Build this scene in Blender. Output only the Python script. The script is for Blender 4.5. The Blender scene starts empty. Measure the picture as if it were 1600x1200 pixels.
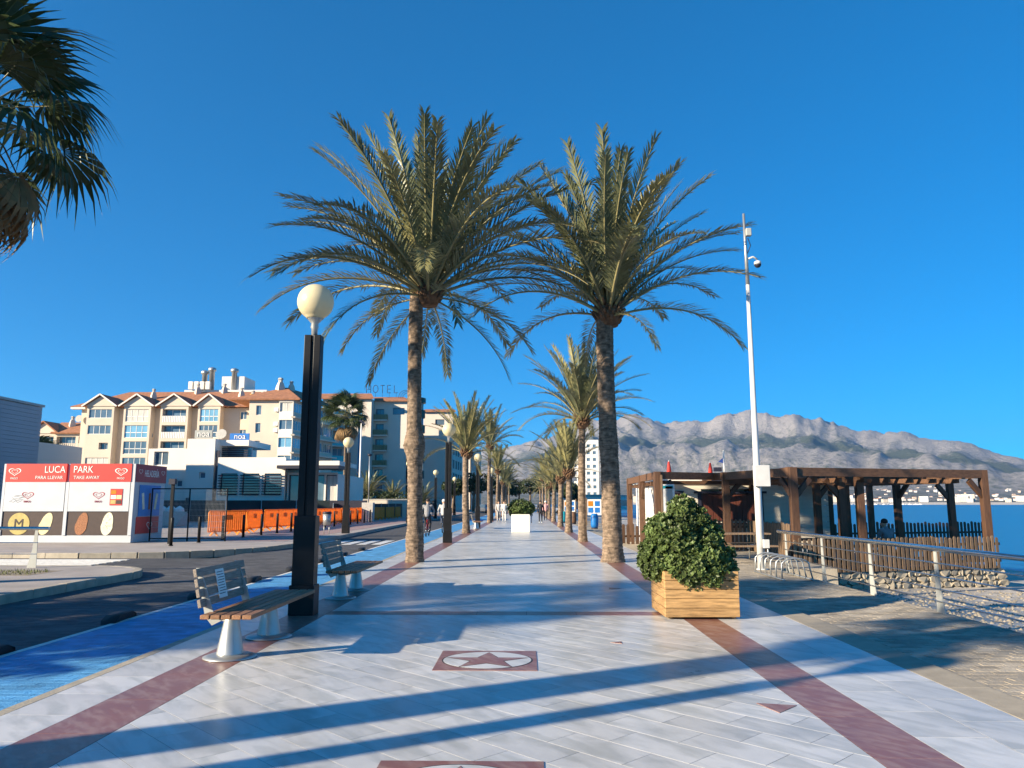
import bpy, math, random
from mathutils import Vector, Matrix, Euler, noise
R = math.radians
rnd = random.Random(7)
SC = bpy.context.scene
COL = SC.collection

# ------------------------------------------------------------------ camera
cam_data = bpy.data.cameras.new('camera')
cam_data.sensor_width = 36.0
cam_data.lens = 27.045
cam_data.clip_start = 0.05
cam_data.clip_end = 40000.0
cam = bpy.data.objects.new('camera', cam_data)
COL.objects.link(cam)
cam.location = (0, 0, 1.5)
cam.rotation_euler = (R(90 + 8.84), 0, R(1.036))
SC.camera = cam

# ------------------------------------------------------------------ sky and sun
SUN_EL, SUN_AZ = 17.5, 240.0            # degrees; azimuth clockwise from +Y (behind and left of the camera)
world = bpy.data.worlds.new('World')
SC.world = world
world.use_nodes = True
wn = world.node_tree
wn.nodes.clear()
sky = wn.nodes.new('ShaderNodeTexSky')
sky.sky_type = 'NISHITA'
sky.sun_disc = False
sky.sun_elevation = R(SUN_EL)
sky.sun_rotation = R(SUN_AZ)
sky.altitude = 0
sky.air_density = 0.6
sky.dust_density = 0.0
sky.ozone_density = 4.0
gm = wn.nodes.new('ShaderNodeGamma')
gm.inputs['Gamma'].default_value = 0.72
hs = wn.nodes.new('ShaderNodeHueSaturation')
hs.inputs['Saturation'].default_value = 2.9
bg = wn.nodes.new('ShaderNodeBackground')
bg.inputs['Strength'].default_value = 0.117
wo = wn.nodes.new('ShaderNodeOutputWorld')
wn.links.new(sky.outputs[0], gm.inputs['Color'])
wn.links.new(gm.outputs[0], hs.inputs['Color'])
wn.links.new(hs.outputs[0], bg.inputs['Color'])
wn.links.new(bg.outputs[0], wo.inputs['Surface'])

sun_data = bpy.data.lights.new('sun', 'SUN')
sun_data.energy = 4.8
sun_data.angle = R(0.53)
sun_data.color = (1.0, 0.85, 0.63)
sun = bpy.data.objects.new('sun', sun_data)
COL.objects.link(sun)
a = R(SUN_AZ)
to_sun = Vector((math.sin(a) * math.cos(R(SUN_EL)), math.cos(a) * math.cos(R(SUN_EL)), math.sin(R(SUN_EL))))
sun.rotation_euler = to_sun.to_track_quat('Z', 'Y').to_euler()
sun.location = (-20, -12, 15)

SC.view_settings.view_transform = 'Standard'
SC.view_settings.look = 'None'
SC.view_settings.exposure = 1.38
SC.view_settings.gamma = 1.0
SC.view_settings.use_curve_mapping = False
SC.render.engine = 'CYCLES'
SC.cycles.use_denoising = True
SC.cycles.max_bounces = 6
SC.cycles.diffuse_bounces = 3
SC.cycles.glossy_bounces = 3
SC.cycles.transmission_bounces = 4
SC.cycles.transparent_max_bounces = 6
SC.cycles.volume_bounces = 0
SC.cycles.caustics_reflective = False
SC.cycles.caustics_refractive = False

# ------------------------------------------------------------------ materials
MATS = {}
def M(name, col, rough=0.6, metal=0.0, var=0.12, scale=6.0, bump=0.0, bscale=40.0, spec=0.4, trans=0.0, stretch=None, col2=None, tint=0.0, detail=4.0):
    """Principled material whose colour wanders with noise; tint = strength of the per-face 'tint' attribute."""
    if name in MATS: return MATS[name]
    m = bpy.data.materials.new(name); m.use_nodes = True
    nt = m.node_tree; N = nt.nodes; L = nt.links
    p = N['Principled BSDF']
    p.inputs['Roughness'].default_value = rough
    p.inputs['Metallic'].default_value = metal
    p.inputs['Specular IOR Level'].default_value = spec
    tc = N.new('ShaderNodeTexCoord')
    mp = N.new('ShaderNodeMapping')
    if stretch: mp.inputs['Scale'].default_value = stretch
    L.new(tc.outputs['Object'], mp.inputs['Vector'])
    nz = N.new('ShaderNodeTexNoise'); nz.inputs['Scale'].default_value = scale; nz.inputs['Detail'].default_value = detail
    L.new(mp.outputs[0], nz.inputs['Vector'])
    mix = N.new('ShaderNodeMix'); mix.data_type = 'RGBA'
    c = Vector(col)
    a_, b_ = (c * (1 - var), c * (1 + var)) if col2 is None else (c, Vector(col2))
    mix.inputs['A'].default_value = (*a_, 1); mix.inputs['B'].default_value = (*b_, 1)
    rmp = N.new('ShaderNodeMapRange'); rmp.inputs['From Min'].default_value = 0.3; rmp.inputs['From Max'].default_value = 0.7
    L.new(nz.outputs['Fac'], rmp.inputs['Value']); L.new(rmp.outputs[0], mix.inputs['Factor'])
    out = mix.outputs['Result']
    if tint:
        at = N.new('ShaderNodeAttribute'); at.attribute_name = 'tint'
        mr = N.new('ShaderNodeMapRange'); mr.inputs['To Min'].default_value = 1 - tint; mr.inputs['To Max'].default_value = 1 + tint
        L.new(at.outputs['Fac'], mr.inputs['Value'])
        mu = N.new('ShaderNodeMix'); mu.data_type = 'RGBA'; mu.blend_type = 'MULTIPLY'; mu.inputs['Factor'].default_value = 1
        L.new(out, mu.inputs['A']); L.new(mr.outputs[0], mu.inputs['B']); out = mu.outputs['Result']
    L.new(out, p.inputs['Base Color'])
    if bump:
        bz = N.new('ShaderNodeTexNoise'); bz.inputs['Scale'].default_value = bscale; bz.inputs['Detail'].default_value = 5
        L.new(mp.outputs[0], bz.inputs['Vector'])
        bp = N.new('ShaderNodeBump'); bp.inputs['Strength'].default_value = bump; bp.inputs['Distance'].default_value = 0.02
        L.new(bz.outputs['Fac'], bp.inputs['Height']); L.new(bp.outputs[0], p.inputs['Normal'])
    if trans:
        tr = N.new('ShaderNodeBsdfTranslucent'); L.new(out, tr.inputs['Color'])
        ms = N.new('ShaderNodeMixShader'); ms.inputs[0].default_value = trans
        L.new(p.outputs[0], ms.inputs[1]); L.new(tr.outputs[0], ms.inputs[2])
        L.new(ms.outputs[0], N['Material Output'].inputs['Surface'])
    MATS[name] = m
    return m

def marble(name, base, vein, rough):
    m = bpy.data.materials.new(name); m.use_nodes = True
    nt = m.node_tree; N = nt.nodes; L = nt.links
    p = N['Principled BSDF']; p.inputs['Roughness'].default_value = rough; p.inputs['Specular IOR Level'].default_value = 0.5
    tc = N.new('ShaderNodeTexCoord'); at = N.new('ShaderNodeAttribute'); at.attribute_name = 'tint'
    ad = N.new('ShaderNodeVectorMath'); ad.operation = 'ADD'
    sc = N.new('ShaderNodeMath'); sc.operation = 'MULTIPLY'; sc.inputs[1].default_value = 37.0
    L.new(at.outputs['Fac'], sc.inputs[0]); L.new(tc.outputs['Object'], ad.inputs[0]); L.new(sc.outputs[0], ad.inputs[1])
    m0 = N.new('ShaderNodeMapping'); m0.inputs['Rotation'].default_value = (0, 0, R(52)); L.new(ad.outputs[0], m0.inputs['Vector'])
    mp = N.new('ShaderNodeMapping'); mp.inputs['Scale'].default_value = (1.3, 4.2, 1)
    L.new(m0.outputs[0], mp.inputs['Vector'])
    n1 = N.new('ShaderNodeTexNoise'); n1.inputs['Scale'].default_value = 1.6; n1.inputs['Detail'].default_value = 7; n1.inputs['Distortion'].default_value = 0.6
    L.new(mp.outputs[0], n1.inputs['Vector'])
    rp = N.new('ShaderNodeValToRGB')
    rp.color_ramp.elements[0].position = 0.36; rp.color_ramp.elements[0].color = (*vein, 1)
    rp.color_ramp.elements[1].position = 0.56; rp.color_ramp.elements[1].color = (*base, 1)
    L.new(n1.outputs['Fac'], rp.inputs[0])
    # slab to slab tint and soft dirt with a shape of its own
    mr = N.new('ShaderNodeMapRange'); mr.inputs['To Min'].default_value = 0.87; mr.inputs['To Max'].default_value = 1.06
    L.new(at.outputs['Fac'], mr.inputs['Value'])
    mu = N.new('ShaderNodeMix'); mu.data_type = 'RGBA'; mu.blend_type = 'MULTIPLY'; mu.inputs['Factor'].default_value = 1
    L.new(rp.outputs[0], mu.inputs['A']); L.new(mr.outputs[0], mu.inputs['B'])
    dn = N.new('ShaderNodeTexNoise'); dn.inputs['Scale'].default_value = 0.9; dn.inputs['Detail'].default_value = 6; dn.inputs['Roughness'].default_value = 0.65
    L.new(tc.outputs['Object'], dn.inputs['Vector'])
    dr = N.new('ShaderNodeMapRange'); dr.inputs['From Min'].default_value = 0.35; dr.inputs['From Max'].default_value = 0.7; dr.inputs['To Min'].default_value = 0.82; dr.inputs['To Max'].default_value = 1.05
    L.new(dn.outputs['Fac'], dr.inputs['Value'])
    m2 = N.new('ShaderNodeMix'); m2.data_type = 'RGBA'; m2.blend_type = 'MULTIPLY'; m2.inputs['Factor'].default_value = 1
    L.new(mu.outputs['Result'], m2.inputs['A']); L.new(dr.outputs[0], m2.inputs['B'])
    L.new(m2.outputs['Result'], p.inputs['Base Color'])
    rr = N.new('ShaderNodeMapRange'); rr.inputs['To Min'].default_value = rough - 0.08; rr.inputs['To Max'].default_value = rough + 0.22
    L.new(dn.outputs['Fac'], rr.inputs['Value']); L.new(rr.outputs[0], p.inputs['Roughness'])
    bz = N.new('ShaderNodeTexNoise'); bz.inputs['Scale'].default_value = 14; bz.inputs['Detail'].default_value = 3
    L.new(tc.outputs['Object'], bz.inputs['Vector'])
    bp = N.new('ShaderNodeBump'); bp.inputs['Strength'].default_value = 0.06; bp.inputs['Distance'].default_value = 0.02
    L.new(bz.outputs['Fac'], bp.inputs['Height']); L.new(bp.outputs[0], p.inputs['Normal'])
    MATS[name] = m
    return m

marble('white_marble', (0.66, 0.65, 0.63), (0.50, 0.50, 0.475), 0.26)
marble('red_marble', (0.25, 0.108, 0.085), (0.33, 0.19, 0.155), 0.30)
for n_ in MATS['red_marble'].node_tree.nodes:
    if n_.type == 'MAPPING' and n_.inputs['Scale'].default_value[1] > 2: n_.inputs['Scale'].default_value = (3, 8, 1)
M('grout', (0.06, 0.057, 0.055), 0.95)
M('kerb_stone', (0.42, 0.37, 0.29), 0.75, var=0.15, bump=0.25, tint=0.12)
M('tan_stone', (0.36, 0.31, 0.235), 0.6, var=0.12, bump=0.15, tint=0.12)
M('blue_paver', (0.085, 0.30, 0.56), 0.65, var=0.22, scale=3, bump=0.35, bscale=70, tint=0.16)
M('road_paver', (0.085, 0.085, 0.09), 0.8, var=0.25, scale=1.5, bump=0.4, bscale=60, tint=0.25)
M('cobble', (0.36, 0.31, 0.24), 0.8, var=0.25, scale=2.5, bump=0.5, bscale=30, tint=0.25)
M('asphalt', (0.075, 0.075, 0.078), 0.85, var=0.2, scale=2, bump=0.4, bscale=90)
M('road_paint', (0.68, 0.68, 0.66), 0.7, var=0.15, scale=9, bump=0.2)
M('earth', (0.27, 0.22, 0.16), 0.95, var=0.25, scale=0.4, bump=0.5, bscale=8)
M('pavement', (0.38, 0.34, 0.31), 0.8, var=0.15, scale=1.2, bump=0.2, bscale=25)
M('pavement_pink', (0.36, 0.25, 0.23), 0.8, var=0.15, scale=1.2, bump=0.2, bscale=25)
M('pebbles', (0.55, 0.49, 0.41), 0.9, var=0.35, scale=2.2, bump=0.6, bscale=14, detail=9)
M('rubber', (0.015, 0.015, 0.016), 0.6)
M('black_paint', (0.008, 0.008, 0.009), 0.45, var=0.3, scale=4, bump=0.08, bscale=30, spec=0.25)
M('globe', (0.78, 0.68, 0.44), 0.35, var=0.05, trans=0.25)
M('zinc', (0.46, 0.47, 0.46), 0.42, metal=0.75, var=0.12, scale=5)
M('steel', (0.62, 0.63, 0.64), 0.22, metal=1.0, var=0.06, scale=9)
M('grey_paint', (0.36, 0.37, 0.35), 0.5, var=0.06)
M('bench_wood', (0.24, 0.12, 0.06), 0.55, var=0.35, scale=9, stretch=(9, 0.8, 9), bump=0.2, bscale=30, tint=0.2)
M('bench_wood_worn', (0.26, 0.215, 0.175), 0.7, var=0.3, scale=9, stretch=(9, 0.8, 9), bump=0.25, bscale=30)
M('paper', (0.78, 0.78, 0.76), 0.8, var=0.03)
M('ink', (0.05, 0.05, 0.06), 0.8)
M('planter_wood', (0.40, 0.24, 0.10), 0.65, var=0.35, scale=5, stretch=(1.0, 1.0, 9), bump=0.3, bscale=25, tint=0.18)
M('dark_wood', (0.085, 0.043, 0.024), 0.6, var=0.3, scale=5, stretch=(6, 6, 0.7), bump=0.25, bscale=25, tint=0.15)
M('beam_wood', (0.12, 0.062, 0.034), 0.6, var=0.3, scale=4, stretch=(0.7, 6, 6), bump=0.25, bscale=25)
M('picket_wood', (0.18, 0.12, 0.075), 0.75, var=0.3, scale=6, stretch=(6, 6, 0.8), bump=0.3, bscale=30, tint=0.3)
M('white_paint', (0.78, 0.76, 0.72), 0.55, var=0.05, scale=2)
M('cream_board', (0.62, 0.56, 0.46), 0.6, var=0.07, scale=2, stretch=(0.6, 0.6, 5))
M('dark_trim', (0.02, 0.02, 0.035), 0.5)
M('shutter_wood', (0.10, 0.03, 0.018), 0.5, var=0.3, stretch=(7, 7, 0.8))
M('leaf_a', (0.125, 0.175, 0.055), 0.45, var=0.35, scale=1.7, trans=0.3, tint=0.5)
M('frond_green', (0.155, 0.17, 0.088), 0.36, var=0.45, scale=0.9, trans=0.22, spec=0.5)
M('frond_yellow', (0.27, 0.25, 0.105), 0.45, var=0.4, scale=0.9, trans=0.22, spec=0.5)
M('frond_stem', (0.24, 0.21, 0.10), 0.5, var=0.25, scale=3)
M('dry_frond', (0.20, 0.125, 0.055), 0.8, var=0.4, scale=2, trans=0.15)
M('palm_bark', (0.17, 0.124, 0.088), 0.95, var=0.55, scale=9, bump=0.8, bscale=28, tint=0.3)
M('palm_fibre', (0.15, 0.085, 0.048), 0.95, var=0.5, scale=7, bump=0.8, bscale=30)
M('fan_green', (0.045, 0.065, 0.022), 0.42, var=0.4, scale=1.2, trans=0.2)
M('grass', (0.10, 0.12, 0.03), 0.8, var=0.4)

# ------------------------------------------------------------------ mesh building
class MB:
    """Collects simple solids; build() links them as one mesh object."""
    def __init__(s): s.v, s.f, s.m, s.sm, s.t = [], [], [], [], []
    def face(s, idx, m=0, smooth=False, t=0.5):
        s.f.append(tuple(idx)); s.m.append(m); s.sm.append(smooth); s.t.append(t)
    def add(s, vs): 
        b = len(s.v); s.v.extend(tuple(x) for x in vs); return b
    def box(s, c, d, rz=0.0, m=0, t=0.5, rot=None):
        mt = rot if rot is not None else Matrix.Rotation(rz, 3, 'Z')
        b = s.add([Vector(c) + mt @ Vector((x * d[0] / 2, y * d[1] / 2, z * d[2] / 2)) for z in (-1, 1) for y in (-1, 1) for x in (-1, 1)])
        for q in ((0, 2, 3, 1), (4, 5, 7, 6), (0, 1, 5, 4), (2, 6, 7, 3), (0, 4, 6, 2), (1, 3, 7, 5)):
            s.face([b + i for i in q], m, False, t)
        return s
    def bb(s, x0, x1, y0, y1, z0, z1, m=0, t=0.5):
        return s.box(((x0 + x1) / 2, (y0 + y1) / 2, (z0 + z1) / 2), (abs(x1 - x0), abs(y1 - y0), abs(z1 - z0)), m=m, t=t)
    def beam(s, p, q, w, h, m=0, t=0.5, up=(0, 0, 1)):
        p, q = Vector(p), Vector(q); d = (q - p); l = d.length; d.normalize()
        u = Vector(up)
        if abs(d.dot(u)) > 0.99: u = Vector((0, 1, 0))
        x = d.cross(u).normalized(); z = x.cross(d).normalized()
        return s.box((p + q) / 2, (w, l, h), m=m, t=t, rot=Matrix((x, d, z)).transposed())
    def tube(s, pts, r, seg=8, m=0, cap=True, t=0.5):
        pts = [Vector(p) for p in pts]; n = len(pts)
        rr = r if isinstance(r, (list, tuple)) else [r] * n
        rings = []; prev = None
        for i in range(n):
            d = (pts[min(i + 1, n - 1)] - pts[max(i - 1, 0)]).normalized()
            if prev is None:
                u = Vector((0, 0, 1)) if abs(d.z) < 0.9 else Vector((1, 0, 0))
                x = d.cross(u).normalized()
            else:
                x = (prev - d * prev.dot(d)).normalized()
            prev = x; y = d.cross(x)
            rings.append(s.add([pts[i] + (x * math.cos(k * 2 * math.pi / seg) + y * math.sin(k * 2 * math.pi / seg)) * rr[i] for k in range(seg)]))
        for i in range(n - 1):
            for k in range(seg):
                k2 = (k + 1) % seg
                s.face((rings[i] + k, rings[i] + k2, rings[i + 1] + k2, rings[i + 1] + k), m, True, t)
        if cap:
            s.face([rings[0] + k for k in range(seg)][::-1], m, False, t); s.face([rings[-1] + k for k in range(seg)], m, False, t)
        return s
    def lathe(s, prof, seg=24, c=(0, 0, 0), m=0, smooth=True):
        rings = [s.add([(c[0] + r * math.cos(k * 2 * math.pi / seg), c[1] + r * math.sin(k * 2 * math.pi / seg), c[2] + z) for k in range(seg)]) for r, z in prof]
        for i in range(len(prof) - 1):
            for k in range(seg):
                k2 = (k + 1) % seg
                s.face((rings[i] + k, rings[i] + k2, rings[i + 1] + k2, rings[i + 1] + k), m, smooth)
        s.face([rings[0] + k for k in range(seg)][::-1], m); s.face([rings[-1] + k for k in range(seg)], m)
        return s
    def prism(s, poly, z0, z1, m=0, t=0.5):
        n = len(poly)
        a = s.add([(x, y, z0) for x, y in poly]); b = s.add([(x, y, z1) for x, y in poly])
        s.face([b + i for i in range(n)], m, False, t); s.face([a + i for i in range(n)][::-1], m, False, t)
        for i in range(n):
            j = (i + 1) % n
            s.face((a + i, a + j, b + j, b + i), m, False, t)
        return s
    def plate(s, poly3, thick, m=0, t=0.5):
        """extrude a planar 3-D polygon along its normal by +-thick/2"""
        P = [Vector(p) for p in poly3]
        nrm = (P[1] - P[0]).cross(P[2] - P[0]).normalized() * thick / 2
        n = len(P); a = s.add([p - nrm for p in P]); b = s.add([p + nrm for p in P])
        s.face([b + i for i in range(n)], m, False, t); s.face([a + i for i in range(n)][::-1], m, False, t)
        for i in range(n):
            j = (i + 1) % n
            s.face((a + i, a + j, b + j, b + i), m, False, t)
        return s
    def xform(s, mt, start=0):
        for i in range(start, len(s.v)): s.v[i] = tuple(mt @ Vector(s.v[i]))
        return s
    def mesh(s, name, mats):
        me = bpy.data.meshes.new(name)
        me.from_pydata(s.v, [], s.f)
        for x in (mats if isinstance(mats, (list, tuple)) else [mats]): me.materials.append(MATS[x] if isinstance(x, str) else x)
        me.polygons.foreach_set('material_index', s.m)
        me.polygons.foreach_set('use_smooth', s.sm)
        at = me.attributes.new('tint', 'FLOAT', 'FACE'); at.data.foreach_set('value', s.t)
        me.update()
        return me
    def build(s, name, mats, parent=None, bevel=0.0, **k):
        o = link(name, s.mesh(name, mats), parent)
        if bevel:
            b = o.modifiers.new('bevel', 'BEVEL'); b.width = bevel; b.segments = 2; b.limit_method = 'ANGLE'
        if k: tag(o, **k)
        return o

def link(name, data, parent=None, loc=None, rot=None, scale=None):
    o = bpy.data.objects.new(name, data); COL.objects.link(o)
    if parent is not None: o.parent = parent
    if loc is not None: o.location = loc
    if rot is not None: o.rotation_euler = rot
    if scale is not None: o.scale = scale
    return o
def tag(o, label=None, cat=None, group=None, kind=None):
    if label: o['label'] = label
    if cat: o['category'] = cat
    if group: o['group'] = group
    if kind: o['kind'] = kind
    return o
def thing(name, label, cat, loc=(0, 0, 0), rz=0.0, group=None):
    o = link(name, None, None, loc, (0, 0, rz)); o.empty_display_size = 0.2
    return tag(o, label, cat, group)
def struct(o): o['kind'] = 'structure'; return o
def stuff(o, label=None, cat=None): o['kind'] = 'stuff'; return tag(o, label, cat)
def copy_tree(o, parent=None, loc=None, rz=None, label=None):
    c = o.copy(); COL.objects.link(c)
    if parent is not None: c.parent = parent
    if loc is not None: c.location = loc
    if rz is not None: c.rotation_euler = (0, 0, rz)
    if label: c['label'] = label
    for ch in list(o.children): copy_tree(ch, c)
    return c
def clip(poly, x0, x1, y0, y1):
    def cut(P, f, g):
        out = []
        for i in range(len(P)):
            a_, b_ = P[i - 1], P[i]; fa, fb = f(a_), f(b_)
            if fa >= 0: 
                if fb < 0: out.append(g(a_, b_, fa, fb))
            elif fb >= 0: out.append(g(a_, b_, fa, fb))
            if fb >= 0: out.append(b_)
        return out
    lerp = lambda a_, b_, fa, fb: (a_[0] + (b_[0] - a_[0]) * fa / (fa - fb), a_[1] + (b_[1] - a_[1]) * fa / (fa - fb))
    for f in (lambda p: p[0] - x0, lambda p: x1 - p[0], lambda p: p[1] - y0, lambda p: y1 - p[1]):
        if poly: poly = cut(poly, f, lerp)
    return poly
def area(P): return abs(sum(P[i - 1][0] * P[i][1] - P[i][0] * P[i - 1][1] for i in range(len(P)))) / 2

# ================================================================== THE SETTING
# land: flat to the shore, then shelving under the sea
g = MB()
xs = [-9000, -300, -40, 3.8, 5.9, 6.5, 14, 20, 26, 40, 9000]
zs = [-0.16, -0.16, -0.16, -0.16, -0.22, -0.85, -0.95, -1.2, -2.3, -4.5, -30]
ys = [-600, -60, 0, 12, 24, 40, 90, 300, 1200, 2600]
base = g.add([(x, y, z) for y in ys for x, z in zip(xs, zs)])
for j in range(len(ys) - 1):
    for i in range(len(xs) - 1):
        k = j * len(xs) + i
        g.face((k, k + 1, k + 1 + len(xs), k + len(xs)), 0 if i < 3 else 1, True)
struct(g.build('ground', ['earth', 'pebbles']))

def water_mat():
    m = bpy.data.materials.new('sea_water'); m.use_nodes = True
    N = m.node_tree.nodes; L = m.node_tree.links; p = N['Principled BSDF']
    p.inputs['Base Color'].default_value = (0.012, 0.15, 0.33, 1); p.inputs['Roughness'].default_value = 0.3; p.inputs['Specular IOR Level'].default_value = 0.22
    p.inputs['IOR'].default_value = 1.33
    tc = N.new('ShaderNodeTexCoord'); mp = N.new('ShaderNodeMapping'); mp.inputs['Scale'].default_value = (0.5, 1.4, 1)
    n = N.new('ShaderNodeTexNoise'); n.inputs['Scale'].default_value = 0.8; n.inputs['Detail'].default_value = 6
    b = N.new('ShaderNodeBump'); b.inputs['Strength'].default_value = 0.6; b.inputs['Distance'].default_value = 0.25
    L.new(tc.outputs['Object'], mp.inputs[0]); L.new(mp.outputs[0], n.inputs['Vector']); L.new(n.outputs['Fac'], b.inputs['Height']); L.new(b.outputs[0], p.inputs['Normal'])
    MATS['sea_water'] = m
water_mat()
g = MB(); k = g.add([(16, -600, -1.55), (9000, -600, -1.55), (9000, 2900, -1.55), (16, 2900, -1.55)]); g.face((k, k + 1, k + 2, k + 3))
struct(g.build('sea', 'sea_water'))

# promenade: bed of grout, then slabs laid on it (top at z = 0)
PX0, PX1 = -2.75, 2.07
g = MB(); g.bb(-3.86, 3.5, -14, 190, -0.158, -0.0013)
prom = struct(g.build('promenade', 'grout'))

def slabs_diag(y0, y1):
    """45 degree running bond of 0.3 x 0.6 m slabs, clipped to the field"""
    out = []; w, l = 0.295, 0.6; s2 = math.sqrt(0.5)
    u = (s2, -s2); v = (s2, s2)
    cx, cy = -0.34, (y0 + y1) / 2
    nr = int((y1 - y0 + 6) / w) + 4
    for r in range(-nr, nr):
        off = (r % 2) * l / 2 + ((r * 7) % 5) * 0.012
        for c in range(-nr, nr):
            a0 = c * l + off; b0 = r * w; gp = 0.0017
            q = [(a0 + gp, b0 + gp), (a0 + l - gp, b0 + gp), (a0 + l - gp, b0 + w - gp), (a0 + gp, b0 + w - gp)]
            P = [(cx + p[0] * u[0] + p[1] * v[0], cy + p[0] * u[1] + p[1] * v[1]) for p in q]
            if max(p[0] for p in P) < PX0 or min(p[0] for p in P) > PX1 or max(p[1] for p in P) < y0 or min(p[1] for p in P) > y1: continue
            P = clip(P, PX0 + 0.003, PX1 - 0.003, y0, y1)
            if len(P) >= 3 and area(P) > 0.0008: out.append(P)
    return out
def slabs_rows(x0, x1, y0, y1, l, ncol, jit=0.0):
    out = []; w = (x1 - x0) / ncol
    for c in range(ncol):
        y = y0 - rnd.random() * l
        while y < y1:
            P = clip([(x0 + c * w + 0.002, y + 0.002), (x0 + (c + 1) * w - 0.002, y + 0.002), (x0 + (c + 1) * w - 0.002, y + l - 0.002), (x0 + c * w + 0.002, y + l - 0.002)], x0, x1, y0, y1)
            if len(P) >= 3: out.append(P)
            y += l
    return out
def lay(polys, name, mat, parent, ztop, thick, limit, zj=0.0001):
    polys.sort(key=lambda P: (sum(p[1] for p in P) / len(P)))
    polys = [P for P in polys if sum(p[1] for p in P) / len(P) > 3.2]
    for P in polys[:limit]:
        z = ztop + rnd.uniform(-zj, zj)
        MB().prism(P, z - thick, z, t=rnd.random()).build(name, mat, parent)
    rest = MB()
    for P in polys[limit:]:
        z = ztop + rnd.uniform(-zj, zj); rest.prism(P, z - thick, z, t=rnd.random())
    if rest.f: stuff(rest.build(name + '_field', mat, parent))
white = slabs_diag(3.0, 10.83) + slabs_diag(11.19, 48.0)
lay(white, 'marble_slab', 'white_marble', prom, 0.0, 0.0011, 300)
g = MB(); g.bb(PX0 + 0.003, PX1 - 0.003, 48.003, 190, -0.0012, -0.0003); stuff(g.build('marble_field', 'white_marble', prom))
red = slabs_rows(-3.25, -2.75, 3, 60, 0.9, 1) + slabs_rows(2.07, 2.52, 3, 60, 0.9, 1) + slabs_rows(-2.745, 2.065, 10.835, 11.185, 4.81 / 7, 1)
for P in [[(PX0 + 0.004 + i * 0.6875, 10.835), (PX0 + i * 0.6875 + 0.6865, 10.835), (PX0 + i * 0.6875 + 0.6865, 11.185), (PX0 + 0.004 + i * 0.6875, 11.185)] for i in range(7)]: red.append(P)
red = [P for P in red if not (max(p[0] for p in P) - min(p[0] for p in P) > 4)]
lay(red, 'red_slab', 'red_marble', prom, 0.0005, 0.0014, 120, 0.0002)
side = slabs_rows(-3.76, -3.25, 3, 60, 0.62, 1) + slabs_rows(2.52, 3.48, 3, 60, 0.62, 2)
lay(side, 'border_slab', 'white_marble', prom, 0.0, 0.0011, 160)
kerb = slabs_rows(-3.86, -3.76, 3, 60, 1.0, 1); lay(kerb, 'edge_stone', 'kerb_stone', prom, 0.001, 0.15, 60, 0.0006)
tan = slabs_rows(3.48, 3.83, 3, 60, 0.8, 1); lay(tan, 'kerb_stone', 'tan_stone', prom, 0.002, 0.16, 70, 0.0008)
g = MB()
for x0, x1, mm in ((-3.25, -2.75, 0), (2.07, 2.52, 0), (-3.86, -3.25, 1), (2.52, 3.83, 1)): g.bb(x0 + 0.003, x1 - 0.003, 60, 190, -0.1, 0.0, m=mm)
stuff(g.build('border_field', ['red_marble', 'white_marble'], prom))
# the three red triangles let into the field
for cx, cy, s_, rz in ((1.87, 6.07, 0.27, 0.3), (1.0, 8.75, 0.13, 1.0), (1.55, 14.2, 0.22, 2.0)):
    P = [(cx + s_ * math.cos(rz + k * 2.094) * 0.62, cy + s_ * math.sin(rz + k * 2.094) * 0.62) for k in range(3)]
    MB().prism(P, -0.003, 0.0035).build('triangle_inlay', 'red_marble', prom)
# star plaques
for cx, cy in ((-0.38, 7.77), (-0.38, 4.34)):
    pl = MB().bb(cx - 0.48, cx + 0.48, cy - 0.47, cy + 0.47, -0.008, 0.0035).build('star_plaque', 'red_marble', prom)
    el = MB(); P = [(cx + 0.44 * math.cos(k * math.pi / 24), cy + 0.41 * math.sin(k * math.pi / 24)) for k in range(48)]
    P2 = [(cx + 0.425 * math.cos(k * math.pi / 24), cy + 0.395 * math.sin(k * math.pi / 24)) for k in range(48)]
    el.prism(P, 0.003, 0.0048).build('oval_line', 'ink', pl)
    MB().prism(P2, 0.004, 0.0062).build('oval', 'white_marble', pl)
    for d, mt, z in ((0.012, 'ink', 0.0072), (0.0, 'red_marble', 0.0084)):
        S = []
        for k in range(10):
            r_ = ((0.40 + d) if k % 2 == 0 else (0.155 + d)); an = math.pi / 2 + k * math.pi / 5
            S.append((cx + r_ * math.cos(an) * 1.04, cy - 0.02 + r_ * math.sin(an) * 0.96))
        b_ = MB(); c0 = b_.add([(cx, cy - 0.02, z)] + [(x, y, z) for x, y in S])
        for k in range(10): b_.face((c0, c0 + 1 + k, c0 + 1 + (k + 1) % 10))
        b_.build('star' if mt == 'red_marble' else 'star_line', mt, pl)

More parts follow.
